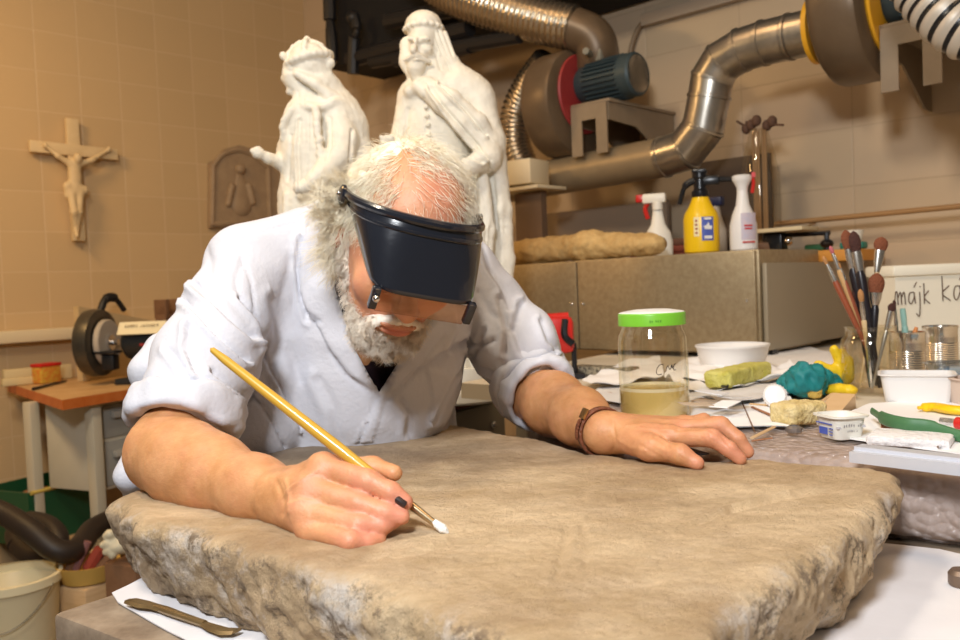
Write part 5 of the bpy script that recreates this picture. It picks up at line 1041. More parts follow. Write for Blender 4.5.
Vs, Qs = s.mesh(); Ns = vnormals(Vs, Qs); Vs = Vs+Ns*(fbm(Vs*70, 3)*.003+ridged(Vs*45, 2)*.0018)[:, None]
Qs = Qs.tolist(); allV = np.concatenate([Vs, V1_, V2_]); allF = Qs+(F1_+len(Vs)).tolist()+(F2_+len(Vs)+len(V1_)).tolist()
mkmesh('hair', allV, allF, Mhair, parent=man, smooth=180)
# beard
s = SDF(HC-.2, HC+.2, .003)
s.ell(hl(0, .062, -.097), (.042, .034, .030), HM, k=.02)
for sg in (-1, 1): s.chain([hl(sg*.070, -.002, -.015), hl(sg*.052, .020, -.05), hl(sg*.031, .043, -.076), hl(sg*.018, .056, -.098)], [.009, .011, .017, .022], .015)
for sg in (-1, 1): s.cap(hl(0, .104, -.052), hl(sg*.030, .088, -.070), .006, .007, .006)
s.ell(hl(0, .105, -.0715), (.017, .014, .0065), HM, k=.004, mode='s')
Vb, Qb = s.mesh(); Nb = vnormals(Vb, Qb); Vb = Vb+Nb*(fbm(Vb*80, 3)*.002)[:, None]; Lb = (Vb-HC)@HM.T
vis = np.clip((Nb@Fd)*.5+.6, .1, 1)*~((np.abs(Lb[:, 0]) < .026) & (Lb[:, 2] > -.080) & (Lb[:, 2] < -.05)); i = rg.choice(len(Vb), 9000, p=vis/vis.sum()); down = -U*.9+Fd*.10
D = Nb[i]*.55+down[None]*.7+rg.normal(size=(len(i), 3))*.25
V3_, F3_ = strands(Vb[i]-Nb[i]*.001, D, rg.uniform(.006, .014, len(i)), .00038, 4, .005, .4, 13, lock=((Lb[i]*[110, 110, 110]).round()@[1, 37, 1369]).astype(int) % 500)
mkmesh('beard', np.concatenate([Vb, V3_]), Qb.tolist()+(F3_+len(Vb)).tolist(), Mbeard, parent=man, smooth=180)
# sweater under the coat ---------------------------------------------------
s = SDF([-.5, .95, .75], [.25, 1.75, 1.42], .005)
s.cap(chest+v3(.01, -.004, 0), pel, .128, .120, .03, flat=S, fr=1.05); s.cap(N0+v3(.02, 0, -.02), chest, .066, .12, .03); s.cap(N0+v3(.01, 0, 0), hl(0, -.02, -.085), .060, .058, .02)
V_, Q_ = s.mesh(); mkmesh('sweater', V_, Q_, mat('maroon_knit', (.020, .006, .010), .85, bump=.3, bscale=200), parent=man, smooth=180)
# coat ---------------------------------------------------------------------
s = SDF([-.66, .78, .42], [.32, 1.82, 1.46], .0038)
Mid = (S1+S2)/2
s.cap(chest+v3(.0, 0, .0), pel+v3(-.02, 0, 0), .150, .155, .03, flat=nrm(v3(.3, -1, -.2)), fr=.95)
s.ell(v3(-.19, 1.31, 1.07), (.150, .115, .13), k=.03); s.ell(v3(-.215, 1.37, .95), (.155, .14, .12), k=.03)
s.cap(pel+v3(-.02, 0, 0), v3(-.24, 1.50, .48), .155, .19, .05)
s.chain([S1+v3(-.008, .01, .006), at(332, 242, 1.28)], [.056, .060], .03); s.chain([at(345, 240, 1.32), at(430, 250, 1.40), S2+v3(-.01, 0, 0)], [.060, .060, .056], .03); s.ell(Mid+v3(0, .08, -.07), (.16, .10, .10), k=.04)
# sleeves
s.chain([S1+v3(-.006, 0, .002), at(226, 315, 1.16), at(206, 362, 1.09), at(194, 395, 1.05)], [.052, .052, .058, .058], .018)
s.cap(at(262, 290, 1.22), at(275, 335, 1.22), .04, .03, .03)
s.chain([S2, at(490, 312, 1.385), at(512, 345, 1.355), at(526, 368, 1.345)], [.058, .055, .060, .056], .02)
s.ell(at(532, 342, 1.35), (.026, .04, .03), k=.03)
# bunch of coat behind the elbow and skirt edge
s.chain([at(162, 350, 1.16), at(152, 372, 1.14), at(160, 400, 1.14)], [.022, .024, .022], .015); s.chain([at(136, 440, 1.12), at(130, 475, 1.10), at(160, 540, 1.20)], [.012, .013, .02], .02); s.chain([at(265, 380, 1.22), at(255, 430, 1.22), at(215, 500, 1.25)], [.04, .045, .05], .03)
V, Q = s.mesh(); V = relax(V, Q, 1); N = vnormals(V, Q)
lap_l = [(306, 222), (318, 214), (325, 250), (335, 280), (345, 314), (357, 350), (379, 393), (350, 375), (332, 350), (318, 322), (310, 317), (300, 290), (302, 250)]
lap_r = [(432, 318), (468, 300), (470, 330), (440, 352), (412, 372), (381, 398), (392, 372), (412, 342)]
V = raise_poly(V, N, lap_l, .008, 1.6); V = raise_poly(V, N, lap_r, .008, 1.6)
V = raise_poly(V, N, [(426, 368), (466, 376), (462, 400), (440, 424), (424, 428), (430, 396)], .0035, 1.6)
V = raise_poly(V, N, [(379, 393), (386, 398), (372, 440), (352, 442)], .003, 1.6)
folds = [
 # shoulder seam and sleeve head
 ([(237, 243), (252, 236), (275, 230), (305, 221)], 1.2, .003, 'g'), ([(238, 245), (243, 262), (250, 285), (252, 305), (256, 330), (262, 350)], 1.3, .0035, 'g'),
 ([(262, 350), (258, 368), (252, 385), (246, 405)], 3, .006, 'g'), ([(240, 300), (256, 322), (262, 345)], 3, .006, 'f'), ([(243, 262), (236, 280), (238, 300)], 2.5, .003, 'g'),
 # sleeve 1 folds
 ([(198, 288), (215, 306), (235, 325), (250, 338)], 3.5, .008, 'f'), ([(188, 305), (205, 322), (228, 346), (244, 360)], 3, .008, 'f'), ([(190, 330), (188, 352), (196, 372)], 3, .006, 'f'), ([(170, 352), (190, 380), (215, 400)], 3, .004, 'f'), ([(212, 372), (228, 384), (246, 398)], 3, .006, 'f'), ([(205, 240), (212, 262), (208, 290)], 4, .004, 'g'),
 # chest folds
 ([(300, 240), (296, 270), (302, 300), (308, 320)], 2.5, .004, 'f'), ([(306, 312), (320, 322)], 1.6, .006, 'g'), ([(270, 300), (278, 340), (268, 380)], 5, .004, 'f'), ([(290, 260), (280, 300), (285, 340), (300, 380)], 5, .003, 'g'), ([(262, 352), (285, 395), (300, 425)], 2.5, .007, 'f'), ([(248, 392), (262, 405), (272, 422), (284, 446)], 1.6, .006, 'g'), ([(330, 352), (345, 374), (372, 394)], 1.2, .003, 'g'), ([(378, 396), (366, 425), (358, 442)], 1.3, .004, 'g'), ([(443, 336), (425, 360), (405, 385), (385, 402)], 1.3, .003, 'g'),
 ([(320, 380), (335, 410), (340, 440)], 5, .003, 'f'), ([(400, 400), (410, 415), (408, 432)], 4, .004, 'f'), ([(468, 340), (462, 362), (445, 395), (432, 420)], 2.2, .006, 'f'), ([(484, 330), (476, 350), (464, 372)], 2.5, .008, 'g'), ([(455, 300), (458, 330), (450, 350)], 3, .004, 'f'),
 # sleeve 2 folds
 ([(478, 240), (488, 270), (502, 290), (510, 310)], 2.5, .005, 'f'), ([(465, 342), (480, 346), (494, 340)], 2.2, .007, 'g'), ([(463, 350), (478, 366), (500, 376), (525, 372), (552, 352)], 2.0, .006, 'f'), ([(500, 300), (508, 330), (506, 352)], 3, .005, 'f'), ([(520, 306), (514, 330), (522, 352)], 3, .005, 'f'), ([(540, 322), (546, 340), (556, 350)], 2.4, .004, 'f'), ([(478, 292), (490, 312), (512, 330)], 2.5, .004, 'g')]
V = carve(V, N, folds, ymax=1.45)
V = V+N*(ridged(V*[5, 5, 7]+3, 2)*.0040+fbm(V*15, 2)*.0016)[:, None]
# opening at the neck: the V between the lapels and the collar hole are real holes
P = proj(V); hole = [(320, 200), (323, 240), (331, 272), (341, 310), (354, 348), (379, 393), (392, 372), (412, 342), (432, 316), (445, 290), (440, 230), (400, 180)]
Nn = vnormals(V, Q); ins = inpoly(P, hole) & (facing(V, Nn) > .02) & (V[:, 1] < N0[1]+.06)
Q_ = Q[~ins[Q].any(1)]
ed_ = {}
for f_ in Q_:
    for a_, b_ in ((0, 1), (1, 2), (2, 3), (3, 0)):
        e_ = (min(f_[a_], f_[b_]), max(f_[a_], f_[b_])); ed_[e_] = ed_.get(e_, 0)+1
bv = np.array(sorted({v_ for e_, c_ in ed_.items() if c_ == 1 for v_ in e_})); hp_ = [np.array(p_, float) for p_ in hole]; PB = P[bv]; best = np.full(len(bv), 1e9); tgt_ = PB.copy()
for a_, b_ in zip(hp_, hp_[1:]+hp_[:1]):
    ab = b_-a_; t_ = np.clip(((PB-a_)@ab)/(ab@ab), 0, 1); q_ = a_+t_[:, None]*ab; d_ = np.hypot(*(PB-q_).T); m_ = d_ < best; best[m_] = d_[m_]; tgt_[m_] = q_[m_]
m_ = best < 9; dp_ = (V[bv]-CAM)@fw; mv = (tgt_-PB)/F*dp_[:, None]; V[bv[m_]] += (mv[:, :1]*cx-mv[:, 1:]*cu)[m_]
Mcoat = mat('white_cotton', (.56, .56, .605), .85, col2=(.62, .62, .665), nscale=6, bump=.12, bscale=160)
coat = mkmesh('coat', V, Q_, Mcoat, parent=man, smooth=180)
md = coat.modifiers.new('thick', 'SOLIDIFY'); md.thickness = .003; md.offset = -1
# rolled cuffs ---------------------------------------------------------------
def cuff(c, ax, rx, ry, wdt, thick, seed, X=None):
    x, y, d = frame(ax, (0, 0, 1) if X is None else X); n = 72; m_ = 22; V_ = []
    for i_ in range(n):
        a_ = 2*math.pi*i_/n
        for j in range(m_):
            b_ = 2*math.pi*j/m_; cb_ = np.sign(math.cos(b_))*abs(math.cos(b_))**.6; sb_ = np.sign(math.sin(b_))*abs(math.sin(b_))**.6
            rr = 1+cb_*thick/rx; V_.append(c+(math.cos(a_)*x*rx+math.sin(a_)*y*ry)*rr+d*sb_*wdt*(1+.10*math.sin(3*a_+seed)))
    V_ = np.array(V_); Fq = np.array([(i_*m_+j, ((i_+1) % n)*m_+j, ((i_+1) % n)*m_+(j+1) % m_, i_*m_+(j+1) % m_) for i_ in range(n) for j in range(m_)]); Nv = vnormals(V_, Fq)
    ang = np.repeat(np.arange(n)/n*6.283, m_)
    V_ = V_+Nv*(fbm(V_*22+seed, 4)*.006+ridged(V_*16+seed, 2)*.0022)[:, None]
    mkmesh('rolled_cuff', V_, Fq, Mcoat, parent=coat, smooth=180)
d1_ = nrm(at(176, 446, .99)-at(192, 372, 1.09)); d1_ = nrm(at(172, 446, 1.0)-at(190, 372, 1.05)); cuff(at(186, 414, 1.035), d1_, .057, .060, .019, .010, 1.)

d2_ = nrm(W2-E2+v3(0, 0, -.06)); cuff(at(537, 390, 1.315), d2_, .052, .054, .024, .006, 7.); cuff(at(531, 383, 1.33), nrm(d2_*.7+(E2-S2)), .058, .058, .014, .006, 9.)
# collar: two upper lapel leaves standing at the neck
def leaf(pts, name, th=.004):
    L_ = [at(*a) for a in pts[0]]; R2 = [at(*a) for a in pts[1]]; L_ = smoothpath(L_, 6); R2 = smoothpath(R2, 6); n = min(len(L_), len(R2)); V_ = []
    for i_ in range(n):
        for k_ in range(7): f_ = k_/6; V_.append(L_[i_]*(1-f_)+R2[i_]*f_-v3(0, .006*math.sin(f_*math.pi), 0))
    o = mkmesh(name, V_, [(i_*7+k_, i_*7+k_+1, (i_+1)*7+k_+1, (i_+1)*7+k_) for i_ in range(n-1) for k_ in range(6)], Mcoat, parent=coat, smooth=180); md = o.modifiers.new('t', 'SOLIDIFY'); md.thickness = th; md.offset = 0; return o
# trousers and shoes ---------------------------------------------------------
s = SDF([-.56, 1.15, .06], [.12, 1.85, 1.0], .008)
for sg, fx_ in ((-1, -.36), (1, -.08)): s.chain([v3(-.22+sg*.09, 1.5, .86), v3(fx_, 1.48, .48), v3(fx_, 1.55, .09)], [.095, .068, .055], .03)
s.cap(v3(-.29, 1.5, .88), v3(-.15, 1.5, .88), .11, .11, .04); V_, Q_ = s.mesh(); mkmesh('trousers', V_, Q_, mat('dark_cloth', (.03, .035, .05), .8), parent=man, smooth=180)
for fx_ in (-.36, -.08):
    s = SDF([fx_-.09, 1.28, -.01], [fx_+.09, 1.68, .14], .006); s.chain([v3(fx_, 1.60, .05), v3(fx_, 1.5, .05), v3(fx_, 1.38, .035)], [.042, .045, .038], .02); V_, Q_ = s.mesh(); V_[:, 2] = np.maximum(V_[:, 2], .001); mkmesh('shoe', V_, Q_, M_dark, parent=man, smooth=180)
# ------------------------------------------------------------------ magnifying visor
t = thing('magnifying_visor', 'black headband magnifier visor worn low over the man\'s eyes', 'visor', HC)
Mv = mat('visor_black', (.012, .014, .02), .22, coat=.5, bump=.05, bscale=60)
def arcpt(kind, f_, u_):
    # f_ from -1 to 1 across, u_ 0 top to 1 bottom of the hood
    w0, d0 = .084, .096; w1, d1_ = .065, .138
    w = w0+(w1-w0)*u_; d = d0+(d1_-d0)*u_; e = 2.2+3.0*u_      # superellipse: round at band, boxy at the lower edge
    a_ = f_*math.pi/2; x = np.sign(math.sin(a_))*abs(math.sin(a_))**(2/e)*w; y = abs(math.cos(a_))**(2/e)*(d-.0)
    y0 = .0+.040*u_; y = y0+(d-y0)*abs(math.cos(a_))**(2/e)
    zt_ = (.048+.030*math.cos(a_))*(1-u_)+.002*u_
    return hl(x+.008*u_, y, zt_)
n = 40; mrows = 16; V_ = []
for j in range(mrows+1):
    for i_ in range(n+1): V_.append(arcpt(0, -1+2*i_/n, j/mrows))
o = mkmesh('hood', V_, [(j*(n+1)+i_, j*(n+1)+i_+1, (j+1)*(n+1)+i_+1, (j+1)*(n+1)+i_) for j in range(mrows) for i_ in range(n)], Mv, parent=t, smooth=60); md = o.modifiers.new('t', 'SOLIDIFY'); md.thickness = .0035; md.offset = 0
m = MB(); m.tube([arcpt(0, f_, 0)+Fd*.003*math.cos(f_*1.57) for f_ in np.linspace(-1, 1, 40)], .0055, 10); m.obj('brow_ridge', Mv, t)
m = MB(); m.tube([arcpt(0, f_, .16)+Fd*.0025*math.cos(f_*1.57) for f_ in np.linspace(-.97, .97, 40)], .003, 8); m.obj('ridge', Mv, t)
band = [hl(.083*math.sin(a_), -.012+.098*math.cos(a_), .046-.03*(1-math.cos(a_))/2) for a_ in np.linspace(math.pi*.5, math.pi*1.5, 30)]
V_ = []; 
for p in band: V_ += [p+U*.011, p-U*.011]
o = mkmesh('headband', V_, [(2*i_, 2*i_+1, 2*i_+3, 2*i_+2) for i_ in range(29)], Mv, parent=t, smooth=60); md = o.modifiers.new('t', 'SOLIDIFY'); md.thickness = .003
for sg in (-1, 1):
    p = hl(sg*.086, .004, .046); ax_ = .008+sg*.058; m = MB(); m.lathe([(.012, 0), (.012, .004), (.008, .006), (0, .006)], p, sg*S, 20); m.obj('pivot', Mv, t)
    m = MB(); m.ball(p+sg*S*.006, .004, 10); m.obj('rivet', M_chrome, t)
    m = MB(); m.box(hl(ax_, .132, -.010), (.010, .010, .028), S, Z=U, bev=.002); m.obj('lens_arm', Mv, t)
m = MB(); m.ball(hl(-.050, .141, -.006), .0045, 12); m.obj('screw', M_chrome, t)
m = MB(); m.box(hl(.008, .132, -.014), (.108, .003, .026), S, Z=U, bev=.001); m.obj('lens', glass('lens_plastic', (.6, .4, .3), .05, .12, (.95, .85, .78)), t)
# ------------------------------------------------------------------ wristband
t = thing('bracelet', 'brown leather bracelet with small clasp on the man\'s left wrist', 'bracelet', W2)
ax = nrm(at(575, 420, 1.17)-W2); wc = W2+ax*.006; x, y, d = frame(ax); V_ = []; n = 48
for i_ in range(n): a_ = 2*math.pi*i_/n; q = wc+.0295*(math.cos(a_)*x+math.sin(a_)*y); V_ += [q+d*.0045, q-d*.0045]
o = mkmesh('strap', V_, [(2*i_, 2*i_+1, (2*i_+3) % (2*n), (2*i_+2) % (2*n)) for i_ in range(n)], mat('leather', (.16, .045, .02), .5, col2=(.24, .08, .035), nscale=120, bump=.5, bscale=300), parent=t, smooth=60); md = o.modifiers.new('t', 'SOLIDIFY'); md.thickness = .003; md.offset = 1
vv = nrm(CAM-wc); q = nrm(vv-(vv@d)*d); m = MB(); m.box(wc+q*.034+np.cross(d, q)*.012, (.014, .012, .004), np.cross(d, q), Z=q, bev=.001); m.obj('clasp', mat('brass', (.5, .3, .12), .3, .9), t)
m = MB()
for k_ in range(6): q2 = nrm(q+np.cross(d, q)*(-.12*k_)); m.lathe([(.004, 0), (.0045, .001), (.002, .002), (0, .002)], wc+q2*.0348, q2, 10)
m.obj('braiding', MATS['leather'], t)
# ------------------------------------------------------------------ paintbrush in the hand
tip = at(448, 534, .754); end = at(210, 348, .824); bd_ = nrm(end-tip); Lb_ = np.linalg.norm(end-tip)
t = thing('paintbrush', 'long yellow-handled paintbrush held by the man, white tip on the stone', 'paintbrush', tip)
m = MB(); pr = [(.0, Lb_), (.0028, Lb_-.003), (.0042, Lb_-.02), (.0050, Lb_*.7), (.0058, Lb_*.45), (.0050, .09), (.0038, .055)][::-1]; m.lathe(pr, tip, bd_, 18); m.obj('handle', mat('brush_yellow', (.58, .33, .04), .32, coat=.4), t)
m = MB(); m.lathe([(.0030, .014), (.0036, .03), (.0042, .056), (.0042, .060)], tip, bd_, 18); m.obj('ferrule', mat('ferrule', (.55, .42, .25), .25, .9), t)
m = MB(); m.lathe([(0, -.001), (.0022, .001), (.0045, .006), (.0036, .012), (.003, .016)], tip+ZU*.001, bd_, 14); m.obj('bristles', mat('white_bristle', (.85, .84, .80), .7, bump=.4, bscale=400), t)
m = MB(); p, q = onz(676, 449, .992), onz(706, 458, .989); m.box((p+q)/2+ZU*.004, (.05, .012, .0015), nrm(q-p)); o = m.obj('metal_scraper', M_dark); tag(o, 'thin dark scraper held flat under the man\'s left fingers', 'scraper')
# ------------------------------------------------------------------ clutter on block and bench (surface z = ZT)
ZQ = ZT+.0035
def on(px, py, dz=0.): p = onz(px, py, ZQ+dz); return p
# white sheets
sheet('paper_sheet', [(636, 424), (690, 428), (745, 420), (790, 428), (802, 415), (790, 398), (700, 392), (640, 398)], ZQ+.0005, M_paper, 'white paper sheet lying under the sponge and jar edge', 'paper', amp=.002)
sheet('paper_sheet', [(764, 372), (800, 372), (850, 376), (846, 356), (800, 346), (765, 349)], ZQ+.0005, M_paper, 'white paper sheet spread before the cabinet, behind the teal cloth', 'paper', amp=.003)
sheet('paper_sheet', [(850, 440), (900, 447), (1010, 462), (1010, 408), (940, 402), (870, 404), (840, 418)], ZQ+.0003, M_paper, 'white paper sheet lying beneath the green brush on the right', 'paper', amp=.0015)
for k_, (pp, mt_, dz, lb_) in enumerate((
    ([(582, 383), (618, 366), (660, 360), (664, 378), (628, 386), (600, 390)], M_paper, .012, 'white curled paper sheet left behind the green-lidded jar'),
    ([(588, 398), (600, 388), (650, 384), (690, 388), (660, 398), (620, 404)], M_paperg, .002, 'grey paper sheet beside the left foot of the green-lidded jar'),
    ([(664, 378), (690, 362), (730, 366), (770, 380), (740, 392), (690, 392)], M_paper, .016, 'white curved paper sheet right of the green-lidded jar'),
    ([(690, 398), (720, 390), (770, 384), (800, 378), (838, 378), (800, 392), (760, 402), (720, 408)], M_paperg, .010, 'crumpled grey paper pile beneath the green sponge'),
    ([(740, 382), (790, 370), (830, 380), (822, 392), (800, 384), (770, 386)], M_paper, .022, 'white curled paper strip lifting behind the white cap'))):
    sheet('paper_sheet', pp, ZQ+.002+dz*.3, mt_, lb_, 'paper', th=.0012, amp=dz, fs=11)
rs = random.Random(4)
for k_ in range(7):
    x, y = ((690, 388), (700, 396), (708, 401), (725, 404), (735, 397), (696, 404), (712, 392))[k_]
    c = on(x, y, .010+.0035*k_); a_ = rs.uniform(-1, 1); X = v3(math.cos(a_), math.sin(a_), rs.uniform(-.15, .15)); m = MB(); m.box(c, (.045, .030, .0012), X); o = m.obj('paper_scrap', (M_paper, M_paperg, mat('tan_scrap', (.55, .42, .30), .8))[k_ % 3])
    tag(o, ('white scrap nearest the jar', 'grey scrap below the sponge corner', 'tan scrap at the sponge corner', 'white scrap under the sponge front', 'grey scrap beneath sponge', 'tan scrap nearest the white sheet by the jar', 'white scrap topmost by the jar')[k_] + ' in the scrap heap', 'scrap', 'paper scraps by the sponge')
# hex key
t = MB(); t.tube(smoothpath([on(684, 378, .020), on(722, 386, .018), on(728, 385, .020), on(730, 374, .028)], 6), .0022, 6); o = t.obj('hex_key', M_dark); tag(o, 'black bent hex key between the jar and the green sponge', 'hex key')
# glass jar with green lid, liquid and handwriting
c = on(655, 417); R_ = 34.5/870*c[1]*1.0
t = thing('glass_jar', 'big glass jar with green lid half full of cloudy liquid', 'jar', c)
hj = at(655, 322, c[1])[2]-c[2]
prof = [(R_*.90, 0), (R_*.98, .004), (R_, .012), (R_, hj*.80), (R_*.97, hj*.87), (R_*.88, hj*.93), (R_*.87, hj)]
m = MB(); m.lathe([(1e-6, .001)]+prof, c, ZU, 56); m.obj('glass', glass('jar_glass', (.9, .88, .8), .06, .07, (.96, .94, .88), .35), t, smooth=60)
Mliq = mat('cloudy_liquid', (.60, .43, .14), .25, trans=0, coat=.3, col2=(.64, .47, .17), nscale=10)
hl_ = at(655, 388, c[1])[2]-c[2]; m = MB(); m.lathe([(1e-6, .0025), (R_*.90, .0025), (R_*.965, .008), (R_*.97, hl_), (1e-6, hl_+.0005)], c, ZU, 56); m.obj('liquid', Mliq, t, smooth=60)
m = MB(); m.lathe([(R_*.972, hl_-.001), (R_*.972, hl_+.004), (R_*.90, hl_+.002), (R_*.90, hl_-.0)], c, ZU, 56); m.obj('foam_rim', mat('foam_rim', (.74, .64, .42), .6), t)
m = MB(); m.lathe([(R_*.93, hj-.004), (R_*.965, hj-.004), (R_*.965, hj+.012), (R_*.95, hj+.015), (R_*.90, hj+.0165), (R_*.5, hj+.020), (1e-6, hj+.021)], c, ZU, 56, mi=0)
M_lid = mat('lid_green', (.20, .56, .04), .35); M_lidw = mat('lid_white', (.80, .80, .78), .4)
m.M = [1 if (i_//56) >= 3 and i_//56 < 6 else 0 for i_ in range(len(m.F))]; m.obj('lid', [M_lid, M_lidw], t, smooth=50)
vd = nrm([-c[0], -c[1], 0]); sd = nrm(np.cross(ZU, vd))
def wrapstroke(mb, pts, r, c, rad, zc, a0, w):
    P_ = [c+(vd*math.cos(a0+x/r)+sd*math.sin(a0+x/r))*r+ZU*(zc+y) for x, y in smoothpath([np.array(p, float) for p in pts], 6)]; mb.tube(P_, w, 6)
m = MB(); k = .0016; r0 = R_*1.004
Cst = [[(9, 10), (4, 9.5), (0, 4), (-1, -2), (2, -5), (7, -4)], [(13, -1), (15, 5), (17, 8), (19, 3), (21, 3), (23, 9), (24, 3)], [(31, 10), (28, 9), (26, 5), (27, 1), (30, 1)], [(23, 5), (26, 6)]]
for st_ in Cst: wrapstroke(m, [(a*k*.62, b*k*.62) for a, b in st_], r0, c, 0, at(655, 368, c[1])[2]-c[2], .10, .0006)
m.obj('handwriting', M_ink, t)
dd = vd*math.cos(.1)+sd*math.sin(.1); smudged('lettering', 6, .0050, mat('dark_green_ink', (.03, .15, .02), .5), t, c+dd*(R_*.966)+ZU*(hj+.003), nrm(np.cross(ZU, dd)), ZU, seed=5)
# white bowl
c = on(733, 372); R_ = 36/870*c[1]; hb = .062
t = MB(); t.shell([(R_*.72, 0), (R_*.78, .004), (R_*.93, hb*.6), (R_*.975, hb-.006), (R_*1.01, hb-.004), (R_*1.01, hb)], c, ZU, 48, th=.003); o = t.obj('plastic_bowl', M_white, smooth=50); tag(o, 'round white plastic bowl standing before the steel cabinet', 'bowl')
# green-yellow sponge, beige sponge
def sponge(name, p, q, wdt, hgt, z, mt_, label):
    P_ = (p+q)/2; X = nrm(q-p); s = SDF(P_-.09, P_+.09+v3(0, 0, z), .0025); s.box(P_+ZU*(z+hgt/2), (np.linalg.norm(q-p)/2, wdt/2, hgt/2), np.array([X, np.cross(ZU, X), ZU]), rr=.008); V_, Q_ = s.mesh(); N_ = vnormals(V_, Q_); V_ = V_+N_*(fbm(V_*60, 4)*.0018)[:, None]
    o = mkmesh(name, V_, Q_, mt_, smooth=180, loc=[P_[0], P_[1], P_[2]+z]); return tag(o, label, 'sponge')
sponge('sponge', on(717, 396), on(760, 384), .052, .030, .014, mat('sponge_green', (.52, .48, .09), .9, col2=(.62, .58, .18), nscale=50, bump=.6, bscale=160), 'yellow-green sponge lying aslant on the crumpled papers')
sponge('sponge', on(781, 426), on(816, 421), .050, .030, .001, mat('sponge_beige', (.66, .50, .20), .9, col2=(.76, .62, .33), nscale=50, bump=.6, bscale=160), 'beige block sponge in front of the white cap')
c = on(813, 398); s = SDF(c-.05, c+.05, .003); s.ell(c+ZU*.014, (.018, .018, .014)); V_, Q_ = s.mesh(); N_ = vnormals(V_, Q_); V_ = V_+N_*(fbm(V_*60, 3)*.004)[:, None]; tag(mkmesh('sponge', V_, Q_, mat('sponge_orange', (.72, .50, .12), .9, bump=.5, bscale=160), smooth=180, loc=c), 'small orange-yellow torn sponge bit behind the beige sponge', 'sponge')
# wood sticks and wedge
for k_, (x0, y0, x1, y1, r_, lb_) in enumerate(((750, 404, 776, 406, .0035, 'flat pale stick pointing at the white cap'), (752, 407, 778, 418, .0028, 'thin brown stick slanting below the pale one toward the beige sponge'), (808, 412, 832, 394, .0035, 'pale stick leaning across the orange sponge bit'), (752, 438, 774, 427, .0032, 'short pale wood splinter nearest the left hand'), (752, 441, 772, 438, .0018, 'thin reddish splinter below the pale one by the left hand'), (742, 402, 755, 432, .0010, 'thin brown twig dangling over bubble wrap by the sponge'), (690, 403, 706, 396, .0016, 'small brown stick in the scrap heap beside the jar'), (585, 389, 612, 393, .002, 'reddish pencil stub left of the jar on paper'))):
    m = MB(); m.tube([on(x0, y0, .004+.002*(k_ == 2)), on(x1, y1, .005+.012*(k_ == 2))], r_, 6, flat=.5); o = m.obj('wooden_stick', M_wood if k_ not in (1, 4, 5, 7) else M_woodd if k_ == 5 else mat('red_wood', (.35, .15, .07), .6)); tag(o, lb_, 'stick')
p = on(836, 410); m = MB(); m.prism([(-.03, 0), (.032, 0), (.032, .022)], p, nrm(on(860, 398)-on(820, 410)), ZU, .035); o = m.obj('wooden_wedge', M_wood); tag(o, 'wooden wedge block between the small tub and brush jar', 'wedge')
# white plastic cap
c = on(777, 409); m = MB(); q = nrm(v3(-.25, -1, .35)); m.lathe([(.0165, 0), (.018, .003), (.018, .012), (.015, .016), (0, .017)], c+ZU*.018+v3(0, .01, 0), q, 28)
for k_ in range(24): a_ = 2*math.pi*k_/24; x, y, d = frame(q); m.box(c+ZU*.018+v3(0, .01, 0)+q*.007+.018*(math.cos(a_)*x+math.sin(a_)*y), (.0012, .0012, .010), math.cos(a_)*x+math.sin(a_)*y, Z=q)
o = m.obj('bottle_cap', M_white); tag(o, 'round white ribbed bottle cap standing on edge beside beige sponge', 'cap')
c = on(794, 432); m = MB(); m.lathe([(.010, 0), (.011, .002), (.011, .006), (.006, .009), (.006, .004), (0, .004)], c, ZU, 10); o = m.obj('metal_nut', mat('dull_metal', (.35, .33, .32), .4, .8)); tag(o, 'small crumpled metal cap at the foot of the beige sponge', 'metal cap')
# teal cloth and yellow gloves
def crumple(name, pts, rads, mt_, label, cat, amp=.014, fs=48, seed=0):
    P_ = np.array(pts); R2 = max(rads)+.02; s = SDF(P_.min(0)-R2, P_.max(0)+R2, .0028); s.chain(P_, rads, .01); V_, Q_ = s.mesh(); N_ = vnormals(V_, Q_); V_ = V_+N_*(ridged(V_*fs+seed, 3)*amp*.6+fbm(V_*fs*.6+seed, 2)*amp*.5)[:, None]; V_[:, 2] = np.maximum(V_[:, 2], ZQ+.001)
    return tag(mkmesh(name, V_, Q_, mt_, smooth=180, loc=[P_[:, 0].mean(), P_[:, 1].mean(), ZQ]), label, cat)
crumple('rubber_glove', [on(794, 384, .016), on(806, 380, .030), on(826, 384, .014), on(840, 384, .006)], [.014, .018, .012, .006], mat('teal_rubber', (.01, .20, .21), .5), 'crumpled teal rubber glove among papers before the cabinet', 'glove')
Myg = mat('yellow_rubber', (.80, .55, .02), .4)
c = [on(842, 392, .012), on(850, 388, .020)]
s = SDF(on(842, 392)-.12, on(842, 392)+.14, .003)
s.chain([on(818, 389, .008), on(838, 390, .010), on(850, 390, .012)], [.009, .012, .014], .010, flat=ZU, fr=.7); qg = lambda x, y: at(x, y, on(838, 390)[1]); s.chain([qg(843, 380), qg(840, 362), qg(834, 349)], [.013, .010, .008], .005); s.chain([qg(846, 378), qg(832, 370), qg(819, 364)], [.014, .0125, .009], .004, flat=ZU, fr=.8); s.chain([qg(848, 376), qg(848, 362), qg(843, 352)], [.012, .009, .007], .003)
V_, Q_ = s.mesh(); N_ = vnormals(V_, Q_); V_ = V_+N_*(fbm(V_*30, 3)*.003)[:, None]; V_[:, 2] = np.maximum(V_[:, 2], ZQ+.001); tag(mkmesh('rubber_glove', V_, Q_, Myg, smooth=180, loc=on(842, 392)), 'yellow rubber glove with fingers up, beside the brush jar', 'glove')
